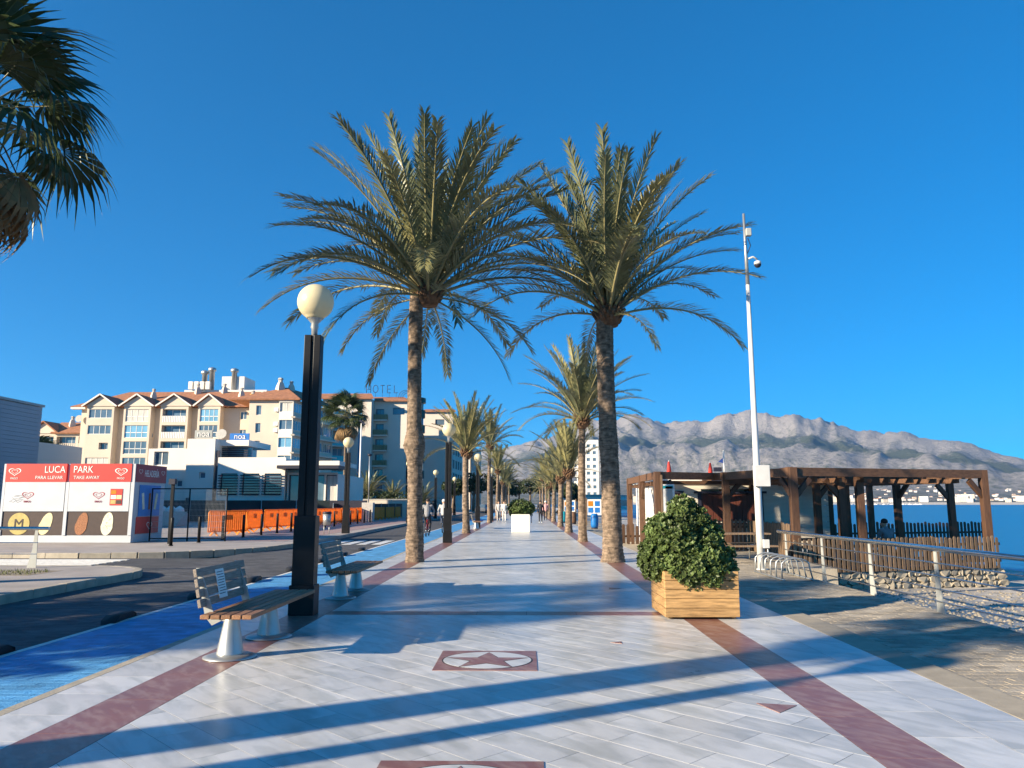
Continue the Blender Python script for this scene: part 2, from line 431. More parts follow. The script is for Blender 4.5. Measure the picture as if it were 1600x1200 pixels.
# blue cycle lane, road, pavements
def pavers(x0, x1, y0, y1, lx, ly, name, mat, parent, ztop, h=0.02, irregular=0.0, keep=None, bond=True):
    b_ = MB(); y = y0; r_ = 0
    while y < y1 - 1e-6:
        x = x0 - (lx / 2 if (bond and r_ % 2) else 0)
        while x < x1 - 1e-6:
            a_, c_ = max(x, x0) + 0.0025, min(x + lx, x1) - 0.0025
            if c_ - a_ > 0.02 and (keep is None or keep((a_ + c_) / 2, y + ly / 2)):
                j = irregular; z = ztop + rnd.uniform(-1, 1) * (0.0008 + j * 0.08)
                q = [(a_ + rnd.uniform(0, j), y + 0.003 + rnd.uniform(0, j)), (c_ - rnd.uniform(0, j), y + 0.003 + rnd.uniform(0, j)), (c_ - rnd.uniform(0, j), y + ly - 0.003 - rnd.uniform(0, j)), (a_ + rnd.uniform(0, j), y + ly - 0.003 - rnd.uniform(0, j))]
                k_ = b_.add([(p[0], p[1], z - h) for p in q] + [(p[0], p[1], z) for p in q]); t_ = rnd.random()
                for f_ in ((4, 5, 6, 7), (0, 1, 5, 4), (1, 2, 6, 5), (2, 3, 7, 6), (3, 0, 4, 7)): b_.face([k_ + i for i in f_], 0, False, t_)
            x += lx
        y += ly; r_ += 1
    return stuff(b_.build(name, mat, parent))
LZ = -0.05      # cycle lane level
g = MB(); g.bb(-5.35, -3.862, -14, 30, -0.155, LZ - 0.0025)
lane = struct(g.build('cycle_lane', 'grout'))
MB().bb(-5.35, -3.862, 30.0, 190, -0.155, LZ - 0.001).build('far_lane', 'blue_paver', lane)
pavers(-5.348, -3.863, 4.6, 30, 0.2, 0.1, 'lane_pavers', 'blue_paver', lane, LZ)
MB().bb(-5.43, -5.352, -14, 190, -0.155, LZ + 0.002).build('edge_line', 'road_paint', lane)
RZ = -0.06      # road level
def in_road(x, y):
    if x > -8.2: return True
    return 18.9 < y < 22.0
g = MB(); g.bb(-9.0, -5.432, -14, 190, -0.155, RZ - 0.008); g.bb(-60, -9.0, 18.4, 22.6, -0.155, RZ - 0.008)
road = struct(g.build('road', 'asphalt'))
pavers(-8.9, -5.434, 8, 32, 0.2, 0.1, 'road_pavers', 'road_paver', road, RZ - 0.001, keep=lambda x, y: True)
for i in range(9):       # zebra over the side road, and one over the road further on
    y = 19.0 + i * 0.36
    MB().bb(-19, -11.2, y, y + 0.19, RZ - 0.01, RZ + 0.004).build('zebra_stripe', 'road_paint', road)
for i in range(5):
    x = -8.3 + i * 0.58
    MB().bb(x, x + 0.36, 30.2, 33.4, RZ - 0.01, RZ + 0.004).build('zebra_stripe', 'road_paint', road)

def kerbed(name, poly, ztop, mat, kmat='kerb_stone', kw=0.16):
    """a raised pavement with single kerb stones round its edge"""
    o = struct(MB().prism(poly, -0.155, ztop - 0.004).build(name, mat))
    n = len(poly)
    for i in range(n):
        a_, b_ = Vector(poly[i]), Vector(poly[(i + 1) % n]); d = b_ - a_; L_ = d.length
        if L_ > 40 or max(abs(a_.x), abs(b_.x)) > 40 and abs(d.y) > 5: continue
        k_ = max(1, round(L_ / 0.95)); nrm = Vector((d.y, -d.x)).normalized() * kw
        for j in range(k_):
            p, q = a_ + d * (j / k_) + d.normalized() * 0.004, a_ + d * ((j + 1) / k_) - d.normalized() * 0.004
            if p.y > 70: continue
            MB().prism([tuple(p), tuple(p + nrm), tuple(q + nrm), tuple(q)], -0.15, ztop + rnd.uniform(-0.003, 0.003), t=rnd.random()).build('kerb_stone', kmat, o, bevel=0.012)
    return o
arc = lambda cx, cy, r_, a0, a1, n: [(cx + r_ * math.cos(R(a0 + (a1 - a0) * i / n)), cy + r_ * math.sin(R(a0 + (a1 - a0) * i / n))) for i in range(n + 1)]
kerbed('traffic_island', [(-40, -14), (-8.36, -14), (-8.36, 0)] + [(-8.36, 14.9)] + arc(-9.95, 16.3, 1.6, 0, 90, 6) + [(-40, 17.95)], 0.09, 'pavement')
kerbed('far_pavement', [(-40, 22.75)] + [(-13, 22.75)] + arc(-12.9, 27.1, 4.25, -80, -5, 8) + [(-8.35, 30), (-9.0, 70), (-9.0, 190), (-40, 190)], 0.08, 'pavement')
g = MB(); g.bb(-12.2, -9.3, 30, 120, 0.074, 0.081); struct(g.build('pavement_strip', 'pavement_pink'))
# seaside: stone setts beside the promenade, pebble beach beyond the railing
g = MB(); g.bb(3.832, 5.95, -14, 70, -0.3, -0.0315); sett = struct(g.build('seaside_path', 'cobble'))
pavers(3.836, 5.94, 4.5, 27, 0.21, 0.13, 'stone_setts', 'cobble', sett, -0.029, irregular=0.016, h=0.005)

M('pole_paint', (0.55, 0.55, 0.54), 0.45, var=0.08, scale=3)
M('kiosk_white', (0.50, 0.52, 0.55), 0.5, var=0.06, scale=1.5)
g = MB(); g.bb(5.952, 7.4, 18.9, 60, -0.9, -0.037); struct(g.build('beach_terrace', 'cobble'))

# ================================================================== PALMS
def frond_mesh(name, e0, droop, seed, L=3.9, n=84, mats=('frond_green', 'frond_stem'), leaf=0.60, vee=30, wide=0.95):
    r_ = random.Random(seed); b_ = MB()
    K = 14; pts = []; ang = []
    p = Vector((0.10, 0, 0)); side = r_.uniform(-0.10, 0.10)
    for i in range(K + 1):
        s = i / K; a_ = R(e0 - droop * s ** 1.35)
        pts.append(p.copy()); ang.append(a_)
        p = p + Vector((math.cos(a_), side * s, math.sin(a_))) * (L / K)
    b_.tube(pts, [0.034 * (1 - 0.85 * i / K) + 0.003 for i in range(K + 1)], seg=5, m=1, cap=False)
    def at(s):
        f = s * K; i = min(int(f), K - 1); t = f - i
        return pts[i].lerp(pts[i + 1], t), ang[i] + (ang[i + 1] - ang[i]) * t
    for i in range(n):
        s = 0.13 + 0.87 * (i + 0.5) / n
        P, a_ = at(s); T = Vector((math.cos(a_), side * s, math.sin(a_))).normalized()
        Nn = Vector((-math.sin(a_), 0, math.cos(a_)))
        B = Nn.cross(T).normalized()
        ln = leaf * (min(1.0, 0.35 + s * 2.6)) * (1.0 - 0.50 * max(0, s - 0.5) / 0.5) * r_.uniform(0.86, 1.1)
        phi = R(54 - 28 * s + r_.uniform(-9, 9))
        for sg in (-1, 1):
            psi = R(vee + r_.uniform(-20, 16))
            d = (T * math.cos(phi) + (B * sg * math.cos(psi) + Nn * math.sin(psi)) * math.sin(phi)).normalized()
            w = d.cross(Nn if abs(d.dot(Nn)) < 0.9 else T).normalized() * (0.017 * wide)
            q = P + Vector((0, 0, r_.uniform(-0.01, 0.01)))
            mid = q + d * ln * 0.5; tip = q + d * ln + Vector((0, 0, -0.10 * ln - 0.02))
            k_ = b_.add([q - w * 0.5, q + w * 0.5, mid + w, mid - w, tip])
            b_.face((k_, k_ + 1, k_ + 2, k_ + 3)); b_.face((k_ + 3, k_ + 2, k_ + 4))
    return b_.mesh(name, list(mats))
CLASSES = [(85, 14), (76, 24), (64, 38), (51, 52), (36, 62), (19, 68), (-4, 62), (-28, 45)]
FROND = {}
for ci, (e0, dr) in enumerate(CLASSES):
    for sd in range(3):
        FROND[ci, sd, 0] = frond_mesh('frond', e0, dr, ci * 10 + sd)
        FROND[ci, sd, 1] = frond_mesh('frond', e0, dr, ci * 10 + sd + 200, mats=('frond_yellow', 'frond_stem'), n=80, wide=1.05)

def trunk_mesh(name, H, r0, r1, seed, rows=None, seg=32, bulge=(), sub=3, flare=0.28, rough=1.0):
    """date palm trunk: rows of old leaf bases, flared foot"""
    r_ = random.Random(seed); b_ = MB()
    rows = rows or int(H / 0.085); n = rows * sub; nsc = 11; rings = []
    wob = [r_.uniform(0, 6.28) for _ in range(4)]
    for i in range(n + 1):
        z = H * i / n; s = i / n
        rad = r0 + (r1 - r0) * min(1, s * 1.5) + flare * r0 * math.exp(-z / 0.22)
        for zb, amp, wd in bulge: rad += amp * math.exp(-((z - zb) / wd) ** 2)
        row = i // sub; fr = (i % sub) / sub
        cx = 0.05 * math.sin(wob[0] + z * 0.55); cy = 0.05 * math.sin(wob[1] + z * 0.5)
        ring = []
        for k in range(seg):
            th = k * 2 * math.pi / seg
            u = th * nsc / (2 * math.pi) + (row % 2) * 0.5
            fu = abs((u % 1) - 0.5) * 2
            sc_ = (1 - fu ** 2) * (0.1 + 0.9 * fr) * 0.10 * rough
            nz = noise.noise(Vector((math.cos(th) * 2.2, math.sin(th) * 2.2, z * 3.1 + seed))) * 0.05 * rough
            for zb, amp, wd in bulge: nz += amp * 1.2 * noise.noise(Vector((math.cos(th) * 3, math.sin(th) * 3, z * 6))) * math.exp(-((z - zb) / wd) ** 2)
            q = rad * (1 + sc_ + nz) 
            ring.append((cx + q * math.cos(th), cy + q * math.sin(th), z))
        rings.append(b_.add(ring))
    for i in range(n):
        for k in range(seg):
            k2 = (k + 1) % seg
            b_.face((rings[i] + k, rings[i] + k2, rings[i + 1] + k2, rings[i + 1] + k), 0, sub > 1, r_.random() if k % 3 == 0 else b_.t[-1])
    b_.face([rings[-1] + k for k in range(seg)])
    return b_.mesh(name, 'palm_bark')
def boot_mesh(name, r0, h, seed, n=70):
    """the swollen head of the trunk: cut frond stubs and fibre"""
    r_ = random.Random(seed); b_ = MB()
    b_.lathe([(r0 * 0.95, -0.1), (r0 * 1.35, h * 0.25), (r0 * 1.45, h * 0.55), (r0 * 1.1, h * 0.9), (r0 * 0.5, h * 1.25)], 14)
    for i in range(n):
        z = h * (0.0 + 0.95 * i / n); th = i * 2.39996; rr = r0 * (1.15 + 0.3 * math.sin(math.pi * min(1, z / h)))
        d = Vector((math.cos(th), math.sin(th), 0.9)).normalized()
        p = Vector((math.cos(th) * rr * 0.9, math.sin(th) * rr * 0.9, z))
        b_.tube([p, p + d * r_.uniform(0.10, 0.24)], [r_.uniform(0.035, 0.055), 0.022], seg=5, t=r_.random())
    return b_.mesh(name, 'palm_fibre')
BOOTS = {0: boot_mesh('crown_base', 0.26, 0.55, 1), 1: boot_mesh('crown_base', 0.17, 0.42, 2, 50)}

def date_palm(loc, H, trunk, boot, nfr, Ls, label, seed, weights, lean=(0, 0), yellow=0.2, low=0, rz0=0.0):
    r_ = random.Random(seed)
    t = thing('date_palm', label, 'palm tree', loc, rz0, 'date palms in two rows along the promenade')
    link('trunk', trunk, t)
    top = Vector((lean[0], lean[1], H))
    link('crown_base', BOOTS[boot], t, (top.x, top.y, H - 0.12))
    tot = sum(weights); cum = []; acc = 0
    for w in weights: acc += w; cum.append(acc / tot)
    for i in range(nfr):
        s = (i + 0.5) / nfr
        ci = next(j for j, c in enumerate(cum) if s <= c + 1e-9)
        az = i * 2.39996 + r_.uniform(-0.25, 0.25)
        ye = 1 if r_.random() < yellow else 0
        k_ = Ls * r_.uniform(0.88, 1.08) * (0.85 if ci == 0 else 0.7 if ci >= 6 else 1.0)
        o = link('frond', FROND[ci, r_.randrange(3), ye], t, (top.x + 0.06 * math.cos(az), top.y + 0.06 * math.sin(az), H + 0.34 - 0.05 * ci), (r_.uniform(-0.10, 0.10), r_.uniform(-0.09, 0.09), az), (k_, k_, k_))
    return t
TR_A = trunk_mesh('trunk', 7.15, 0.195, 0.18, 3, bulge=((3.05, 0.085, 0.33), (0.55, 0.035, 0.3)))
TR_B = trunk_mesh('trunk', 6.55, 0.25, 0.225, 8, bulge=((3.1, 0.02, 0.25),))
TR_C = trunk_mesh('trunk', 4.75, 0.165, 0.14, 5, seg=20, sub=2)
TR_D = trunk_mesh('trunk', 3.0, 0.175, 0.16, 6, seg=20, sub=2)
TR_E = trunk_mesh('trunk', 4.0, 0.185, 0.15, 9, seg=20, sub=2)
TR_F = trunk_mesh('trunk', 5.9, 0.17, 0.13, 12, seg=16, sub=2)
date_palm((-2.96, 20.48, 0), 7.1, TR_A, 0, 70, 1.27, 'tall date palm with knobbly swelling mid trunk, nearest of the left row', 31, (5, 7, 10, 11, 10, 8, 4, 2), lean=(0.28, 0.1), yellow=0.22)
date_palm((2.21, 20.57, 0), 6.5, TR_B, 0, 58, 1.10, 'thick shaded date palm nearest of the right row, in front of the beach hut', 47, (6, 9, 11, 10, 7, 3, 1, 0), lean=(0.06, 0.0), yellow=0.3)
date_palm((2.31, 31.6, 0), 4.75, TR_C, 1, 52, 0.82, 'slim date palm second in the right row, with airy crown', 53, (6, 8, 8, 8, 7, 5, 1, 0), yellow=0.25)
date_palm((2.29, 41.3, 0), 3.0, TR_D, 1, 34, 0.72, 'short date palm with steep upright fronds, third in the right row', 59, (12, 12, 6, 3, 1, 0, 0, 0), yellow=0.75)
date_palm((2.31, 51.6, 0), 3.0, TR_D, 1, 30, 0.72, 'short date palm fourth in the right row', 61, (10, 10, 6, 4, 3, 1, 0, 0), yellow=0.6)
date_palm((-3.1, 40.3, 0), 4.0, TR_E, 1, 46, 0.74, 'short dense date palm second in the left row, beside a lamp post', 67, (10, 11, 9, 7, 5, 3, 1, 0), yellow=0.55)
date_palm((-2.9, 61.8, 0), 5.9, TR_F, 1, 34, 0.80, 'slender date palm third in the left row with loose crown', 71, (6, 7, 8, 7, 6, 4, 1, 0), yellow=0.4)
FARP = [((2.38, 66.2, 0), TR_D, 3.0, 'fifth in the right row'), ((2.35, 80, 0), TR_D, 3.0, 'sixth in the right row'), ((2.4, 95, 0), TR_C, 4.75, 'seventh in the right row'), ((2.4, 112, 0), TR_C, 4.75, 'eighth in the right row'), ((-3.0, 82, 0), TR_C, 4.75, 'fourth in the left row'), ((-3.0, 100, 0), TR_E, 4.0, 'fifth in the left row'), ((-3.0, 116, 0), TR_E, 4.0, 'sixth in the left row'), ((-3.0, 135, 0), TR_C, 4.75, 'seventh in the left row'), ((2.4, 132, 0), TR_E, 4.0, 'ninth in the right row')]
for i, (lc, tr, hh, lb) in enumerate(FARP):
    date_palm(lc, hh, tr, 1, 26, 0.78, 'small far date palm, ' + lb, 80 + i, (6, 7, 7, 6, 5, 3, 1, 0), yellow=0.45, rz0=i * 1.3)
# the rows go on behind the viewer; their shadows cross the paving
date_palm((-3.0, -2.6, 0), 4.0, TR_E, 1, 40, 0.8, 'date palm of the left row standing behind the viewpoint', 97, (8, 9, 8, 7, 5, 3, 1, 0))

# fan palms
def fan_mesh(name, seed, mats=('fan_green', 'frond_stem'), n=24, Rr=0.95, hang=0.35, pet=1.15):
    r_ = random.Random(seed); b_ = MB()
    P = [Vector((0, 0, 0)), Vector((pet * 0.5, 0, 0.10)), Vector((pet, 0, 0.06))]
    b_.tube(P, [0.022, 0.016, 0.012], seg=5, m=1, cap=False)
    hub = P[-1]
    for i in range(n):
        a_ = R(-118 + 236 * (i + 0.5) / n); da = R(236 / n) * 0.5
        rr = Rr * (0.78 + 0.22 * math.cos(a_ * 0.7)) * r_.uniform(0.93, 1.05)
        def pt(rad, an, dz): return hub + Vector((math.cos(an) * rad, math.sin(an) * rad, dz - hang * (rad / Rr) ** 2 * 0.55 - 0.10 * abs(math.sin(an)) * rad))
        pl = 0.022 if i % 2 else -0.022
        r1, r2 = rr * 0.34, rr * 0.66
        k_ = b_.add([pt(0.02, a_, 0), pt(r1, a_ - da, -pl * .5), pt(r1, a_ + da, pl), pt(r2, a_ - da * .95, -pl), pt(r2, a_ + da * .95, pl), pt(rr * 0.85, a_ - da * 0.25, -hang * 0.25), pt(rr * 0.85, a_ + da * 0.25, -hang * 0.25), pt(rr, a_ + r_.uniform(-.03, .03), -hang * (0.5 + 0.5 * r_.random()))])
        b_.face((k_, k_ + 1, k_ + 2)); b_.face((k_ + 1, k_ + 3, k_ + 4, k_ + 2)); b_.face((k_ + 3, k_ + 5, k_ + 6, k_ + 4)); b_.face((k_ + 5, k_ + 7, k_ + 6))
    return b_.mesh(name, list(mats))
FANS = [fan_mesh('fan_leaf', 300 + i, hang=0.30 + 0.12 * i) for i in range(4)]
FANS_DRY = [fan_mesh('dry_leaf', 320 + i, mats=('dry_frond', 'dry_frond'), hang=0.6) for i in range(2)]
def fan_palm(loc, H, r0, n, sc, label, seed, dry=14, rz0=0.0, group=None):
    r_ = random.Random(seed)
    t = thing('fan_palm', label, 'palm tree', loc, rz0, group)
    b_ = MB(); prof = []
    m_ = int(H / 0.12)
    for i in range(m_ + 1): prof.append((r0 * (1 + 0.35 * math.exp(-i * 0.12 / 0.5)) * (1 + 0.03 * (i % 2)) * (1 - 0.15 * i / m_), H * i / m_))
    b_.lathe(prof, 14); b_.build('trunk', 'palm_bark', t)
    for i in range(n):
        s = (i + 0.5) / n; el = R(82 - 112 * s + r_.uniform(-8, 8)); az = i * 2.39996 + r_.uniform(-.2, .2); k_ = sc * r_.uniform(0.85, 1.1)
        link('fan_leaf', FANS[r_.randrange(4)], t, (0, 0, H + 0.1 + 0.25 * (1 - s)), Euler((r_.uniform(-.3, .3), -el, az), 'XYZ'), (k_, k_, k_))
    for i in range(dry):
        az = i * 2.39996; k_ = sc * r_.uniform(0.8, 1.0)
        link('dry_leaf', FANS_DRY[i % 2], t, (0.1 * math.cos(az), 0.1 * math.sin(az), H - 0.05 - 0.03 * i), Euler((r_.uniform(-.2, .2), R(r_.uniform(48, 74)), az), 'XYZ'), (k_, k_, k_))
    return t
fan_palm((-10.6, 13.8, 0.085), 8.75, 0.2, 30, 1.22, 'tall fan palm leaning into the top left corner, dark against the sky', 5, dry=8)
# more outside the frame; the low ones are added to shade road and lane
fan_palm((-10.2, 0.7, 0.08), 5.9, 0.34, 26, 0.72, 'tall fan palm on the traffic island left of the viewpoint, outside the frame', 400, dry=6)
fan_palm((-26.0, -2.4, 0.08), 8.7, 0.21, 40, 1.25, 'distant tall fan palm behind the left edge of the frame', 401, dry=6)
fan_palm((-11.3, 5.2, 0.08), 1.5, 0.16, 34, 0.85, 'unseen low fan palm added on the traffic island to shade the road', 402, dry=0)
fan_palm((-12.4, 8.0, 0.08), 1.9, 0.16, 34, 0.9, 'unseen low fan palm added on the island nearer the railing to shade road and lane', 403, dry=0)
fan_palm((-10.6, 10.3, 0.08), 1.0, 0.15, 30, 0.7, 'smallest unseen low fan palm, added for shade on the island before the tall one', 404, dry=0)
# distant ones
fan_palm((-24.5, 104, 0.1), 13.0, 0.17, 34, 1.75, 'lone dark fan palm in front of the hotel', 21, dry=8)
fan_palm((-59.5, 92, 0.1), 5.6, 0.18, 34, 2.0, 'fan palm beside the grey building, nearer the orange roofed block', 22, dry=4)
fan_palm((-67.5, 97, 0.1), 8.6, 0.2, 34, 2.3, 'bushy fan palm against the rear apartment block', 23, dry=4)

# ================================================================== STREET FURNITURE
def lamp_post(loc, label, group, rz=0.0):
    t = thing('lamp_post', label, 'street lamp', loc, rz, group)
    b_ = MB()
    b_.box((0, 0, 0.20), (0.345, 0.29, 0.40)).build('base', 'black_paint', t, bevel=0.012)
    b_ = MB()
    for sx in (-1, 1): b_.box((sx * 0.068, 0, 1.95), (0.10, 0.18, 3.9))
    b_.box((0, 0, 1.9), (0.06, 0.13, 3.8)); b_.build('post', 'black_paint', t, bevel=0.008)
    b_ = MB(); b_.box((0, 0, 0.86), (0.30, 0.225, 0.95)); b_.build('sleeve', 'black_paint', t, bevel=0.008)
    b_ = MB(); b_.lathe([(0.045, 3.8), (0.045, 4.0), (0.06, 4.02), (0.05, 4.08), (0.10, 4.14), (0.12, 4.17)], 16); b_.build('neck', 'zinc', t)
    b_ = MB(); b_.lathe([(0.12, 4.155)] + [(0.262 * math.sin(R(a_)), 4.405 - 0.262 * math.cos(R(a_))) for a_ in range(30, 180, 10)] + [(0.004, 4.667)], 28); b_.build('globe', 'globe', t)
    return t
lp = lamp_post((-3.06, 10.85, 0), 'near black lamp post with cream globe beside the front bench', 'globe lamps along the promenade')
for i, (y, lb) in enumerate(((30.45, 'black globe lamp post behind the knobbly palm, second along the promenade'), (49.3, 'black globe lamp post third along the promenade'), (69.0, 'black globe lamp post fourth along the promenade'), (88.5, 'far globe lamp post fifth along the promenade'), (108, 'far globe lamp post sixth along the promenade'), (-8.7, 'globe lamp post of the promenade row behind the viewpoint'))):
    copy_tree(lp, None, (-3.06, y, 0), 0, lb)
for i, (y, lb) in enumerate(((37.8, 'globe lamp post on the far pavement before the orange barriers, left of the palm'), (58, 'second globe lamp post on the far pavement, by the hotel hedge'), (75, 'third globe lamp post on the far pavement'), (95, 'fourth globe lamp post on the far pavement'), (113, 'fifth globe lamp post on the far pavement'), (0.6, 'globe lamp post across the road behind the viewpoint'))):
    c = copy_tree(lp, None, (-8.75, y, 0.08), 0, lb); c['group'] = 'globe lamps on the far pavement'

def bench(loc, label, worn_paper=True):
    """timber seat on two zinc cones, half length backrest on the road side (local +X is the seat front)"""
    t = thing('bench', label, 'bench', loc, 0.0, 'timber benches along the promenade')
    for y in (-0.58, 0.58):
        b_ = MB(); b_.lathe([(0.255, 0.0), (0.255, 0.012), (0.20, 0.03), (0.13, 0.036)], 28); ft = b_.build('foot_plate', 'zinc', t); ft.location = (0, y, 0.002)
        b_ = MB(); b_.lathe([(0.135, 0.03), (0.128, 0.05), (0.072, 0.36), (0.072, 0.40)], 24); o = b_.build('leg', 'zinc', t); o.location = (0, y, 0)
        b_ = MB(); b_.plate([(-0.17, y, 0.42), (0.26, y, 0.425), (0.26, y, 0.40), (-0.02, y, 0.335), (-0.17, y, 0.36)], 0.012); b_.build('bracket', 'grey_paint', t)
    for y in (-0.82, 0.18):
        b_ = MB(); b_.plate([(-0.10, y, 0.34), (-0.17, y, 0.42), (-0.285, y, 0.88), (-0.245, y, 0.88), (-0.09, y, 0.46), (0.02, y, 0.40)], 0.012); b_.build('back_bracket', 'grey_paint', t)
    for i, x in enumerate((-0.085, 0.015, 0.115, 0.215, 0.315)):
        b_ = MB(); b_.box((x, 0.05, 0.447), (0.088, 2.2, 0.04), t=rnd.random()); b_.build('seat_slat', 'bench_wood', t, bevel=0.006)
    for i in range(4):
        z = 0.555 + i * 0.095; x = -0.165 - (z - 0.46) * 0.20
        rot = Matrix.Rotation(R(-13), 3, 'Y')
        b_ = MB(); b_.box((x, -0.32, z), (0.034, 1.26, 0.078), rot=rot, t=rnd.random()); b_.build('back_slat', 'bench_wood_worn', t, bevel=0.005)
    if worn_paper:
        rot = Matrix.Rotation(R(-13), 3, 'Y'); b_ = MB(); c0 = Vector((-0.187, -0.42, 0.70))
        b_.box(c0, (0.003, 0.21, 0.29), rot=rot); nt_ = b_.build('notice', 'paper', t)
        b_ = MB()
        for k in range(9):
            c = c0 + rot @ Vector((0.0026, rnd.uniform(-0.015, 0.015), 0.115 - k * 0.027)); b_.box(c, (0.001, 0.15 + 0.02 * (k % 2), 0.007), rot=rot)
        b_.build('text_lines', 'ink', nt_)
    return t
bench((-2.93, 8.45, 0), 'near bench with paper notice on its backrest, beside the lamp post')
bench((-2.99, 13.26, 0), 'second bench behind the near lamp post, without notice', False)
bench((-3.0, 47.0, 0), 'far bench beyond the second left palm', False)

# rubber lane separators
sep = MB()
for i in range(7):
    s = i / 6; 
pr = [(-0.42, 0), (-0.36, 0.05), (-0.2, 0.10), (0.2, 0.10), (0.36, 0.05), (0.42, 0)]
k = []
for x, sc_ in ((-0.1, 1.0), (0.1, 1.0)): k.append(sep.add([(x * (1 if 0 < j < 5 else 0.8), y, z) for j, (y, z) in enumerate(pr)]))
for j in range(5): sep.face((k[0] + j, k[0] + j + 1, k[1] + j + 1, k[1] + j), 0, True)
sep.face([k[0] + j for j in range(6)][::-1]); sep.face([k[1] + j for j in range(6)])
sepm = sep.mesh('lane_separator', 'rubber')
for i, y in enumerate((8.1, 10.7, 13.3, 15.9, 18.5, 21.1, 23.7, 26.3)):
    o = link('lane_separator', sepm, None, (-5.52, y, RZ - 0.004), (0, 0, R(8)))
    tag(o, 'black rubber hump on the lane edge, number %s from the front' % ('one two three four five six seven eight'.split()[i]), 'lane separator', 'rubber humps between cycle lane and road')

# timber planter with clipped shrub
def leaf_mass(name, blobs, ncl, seed, leaf=0.05, per=9, mat='leaf_a', wide=0.42, parent=None):
    """leaf rosettes spread through the outer volume of overlapping ellipsoids"""
    r_ = random.Random(seed); b_ = MB(); done = 0
    vol = [(b[3] * b[4] * b[5]) ** (2 / 3.) for b in blobs]; tot = sum(vol)
    while done < ncl:
        x = r_.random() * tot; i = 0
        while x > vol[i]: x -= vol[i]; i += 1
        cx, cy, cz, rx, ry, rz_ = blobs[i]
        d = Vector((r_.gauss(0, 1), r_.gauss(0, 1), r_.gauss(0, 1))).normalized()
        n_ = noise.noise(d * 3.1 + Vector((seed, i, 0)))
        rad = (r_.random() ** 0.28) * (1.0 + 0.34 * n_)
        p = Vector((cx + d.x * rx * rad, cy + d.y * ry * rad, cz + d.z * rz_ * rad))
        if any(((p.x - q[0]) / q[3]) ** 2 + ((p.y - q[1]) / q[4]) ** 2 + ((p.z - q[2]) / q[5]) ** 2 < 0.5 for q in blobs): continue
        ax = (d + Vector((0, 0, 0.5)) + Vector((r_.uniform(-.4, .4), r_.uniform(-.4, .4), r_.uniform(-.3, .4)))).normalized()
        u = ax.orthogonal().normalized(); v = ax.cross(u); tt = r_.random()
        for k_ in range(per):
            an = k_ * 2.4 + r_.random(); el = r_.uniform(0.15, 1.1)
            dr = ((u * math.cos(an) + v * math.sin(an)) * math.cos(el) + ax * math.sin(el)).normalized()
            w = dr.cross(ax).normalized() * leaf * wide
            if w.length < 1e-5: continue
            L_ = leaf * r_.uniform(0.75, 1.25); up = ax * leaf * 0.12
            c0 = b_.add([p, p + dr * L_ * 0.6 + w - up, p + dr * L_, p + dr * L_ * 0.6 - w - up])
            b_.face((c0, c0 + 1, c0 + 2, c0 + 3), 0, False, min(1, max(0, tt * 0.7 + r_.random() * 0.3)))
        done += 1
    return b_.build(name, mat, parent)
pl = thing('timber_planter', 'square timber planter of stacked boards holding a shrub on the right', 'planter', (2.3, 10.95, 0), R(1.5))
for lvl in range(5):
    z0, z1 = 0.03 + lvl * 0.118, 0.03 + lvl * 0.118 + 0.113
    for (c, d) in (((0, -0.465, 0), (0.98, 0.045)), ((0, 0.465, 0), (0.98, 0.045)), ((-0.4675, 0, 0), (0.045, 0.885)), ((0.4675, 0, 0), (0.045, 0.885))):
        b_ = MB(); b_.box((c[0], c[1], (z0 + z1) / 2), (d[0], d[1], z1 - z0), t=rnd.random()); b_.build('board', 'planter_wood', pl, bevel=0.006)
b_ = MB()
for x in (-0.42, 0.42):
    for y in (-0.41, 0.41): b_.box((x, y, 0.30), (0.05, 0.06, 0.58))
b_.build('corner_post', 'planter_wood', pl)
MB().bb(-0.44, 0.44, -0.44, 0.44, 0.40, 0.55).build('soil', 'earth', pl)
sh = thing('clipped_shrub', 'rounded light green shrub growing in the timber planter', 'shrub', (2.24, 10.95, 0.5))
leaf_mass('foliage', [(-0.12, 0, 0.30, 0.50, 0.52, 0.34), (-0.16, 0, 0.60, 0.40, 0.42, 0.30), (-0.06, 0, 0.90, 0.20, 0.24, 0.20), (0.34, -0.05, 0.20, 0.28, 0.36, 0.28), (-0.46, -0.1, 0.24, 0.22, 0.32, 0.28), (0.16, -0.05, 0.74, 0.14, 0.16, 0.22), (0.05, -0.4, 0.12, 0.42, 0.20, 0.24), (-0.38, -0.12, 0.62, 0.2, 0.25, 0.2), (0.22, 0, 0.5, 0.26, 0.34, 0.26), (-0.22, -0.3, 0.45, 0.25, 0.2, 0.25), (0.2, -0.35, 0.3, 0.2, 0.18, 0.2)], 5000, 11, leaf=0.046, per=8, parent=sh)
b_ = MB()
for k in range(9):
    an = k * 2.4; b_.tube([(0, 0, -0.05), (0.15 * math.cos(an), 0.15 * math.sin(an), 0.35), (0.3 * math.cos(an), 0.3 * math.sin(an), 0.7)], [0.02, 0.013, 0.005], 5)
b_.build('stems', 'palm_fibre', sh)
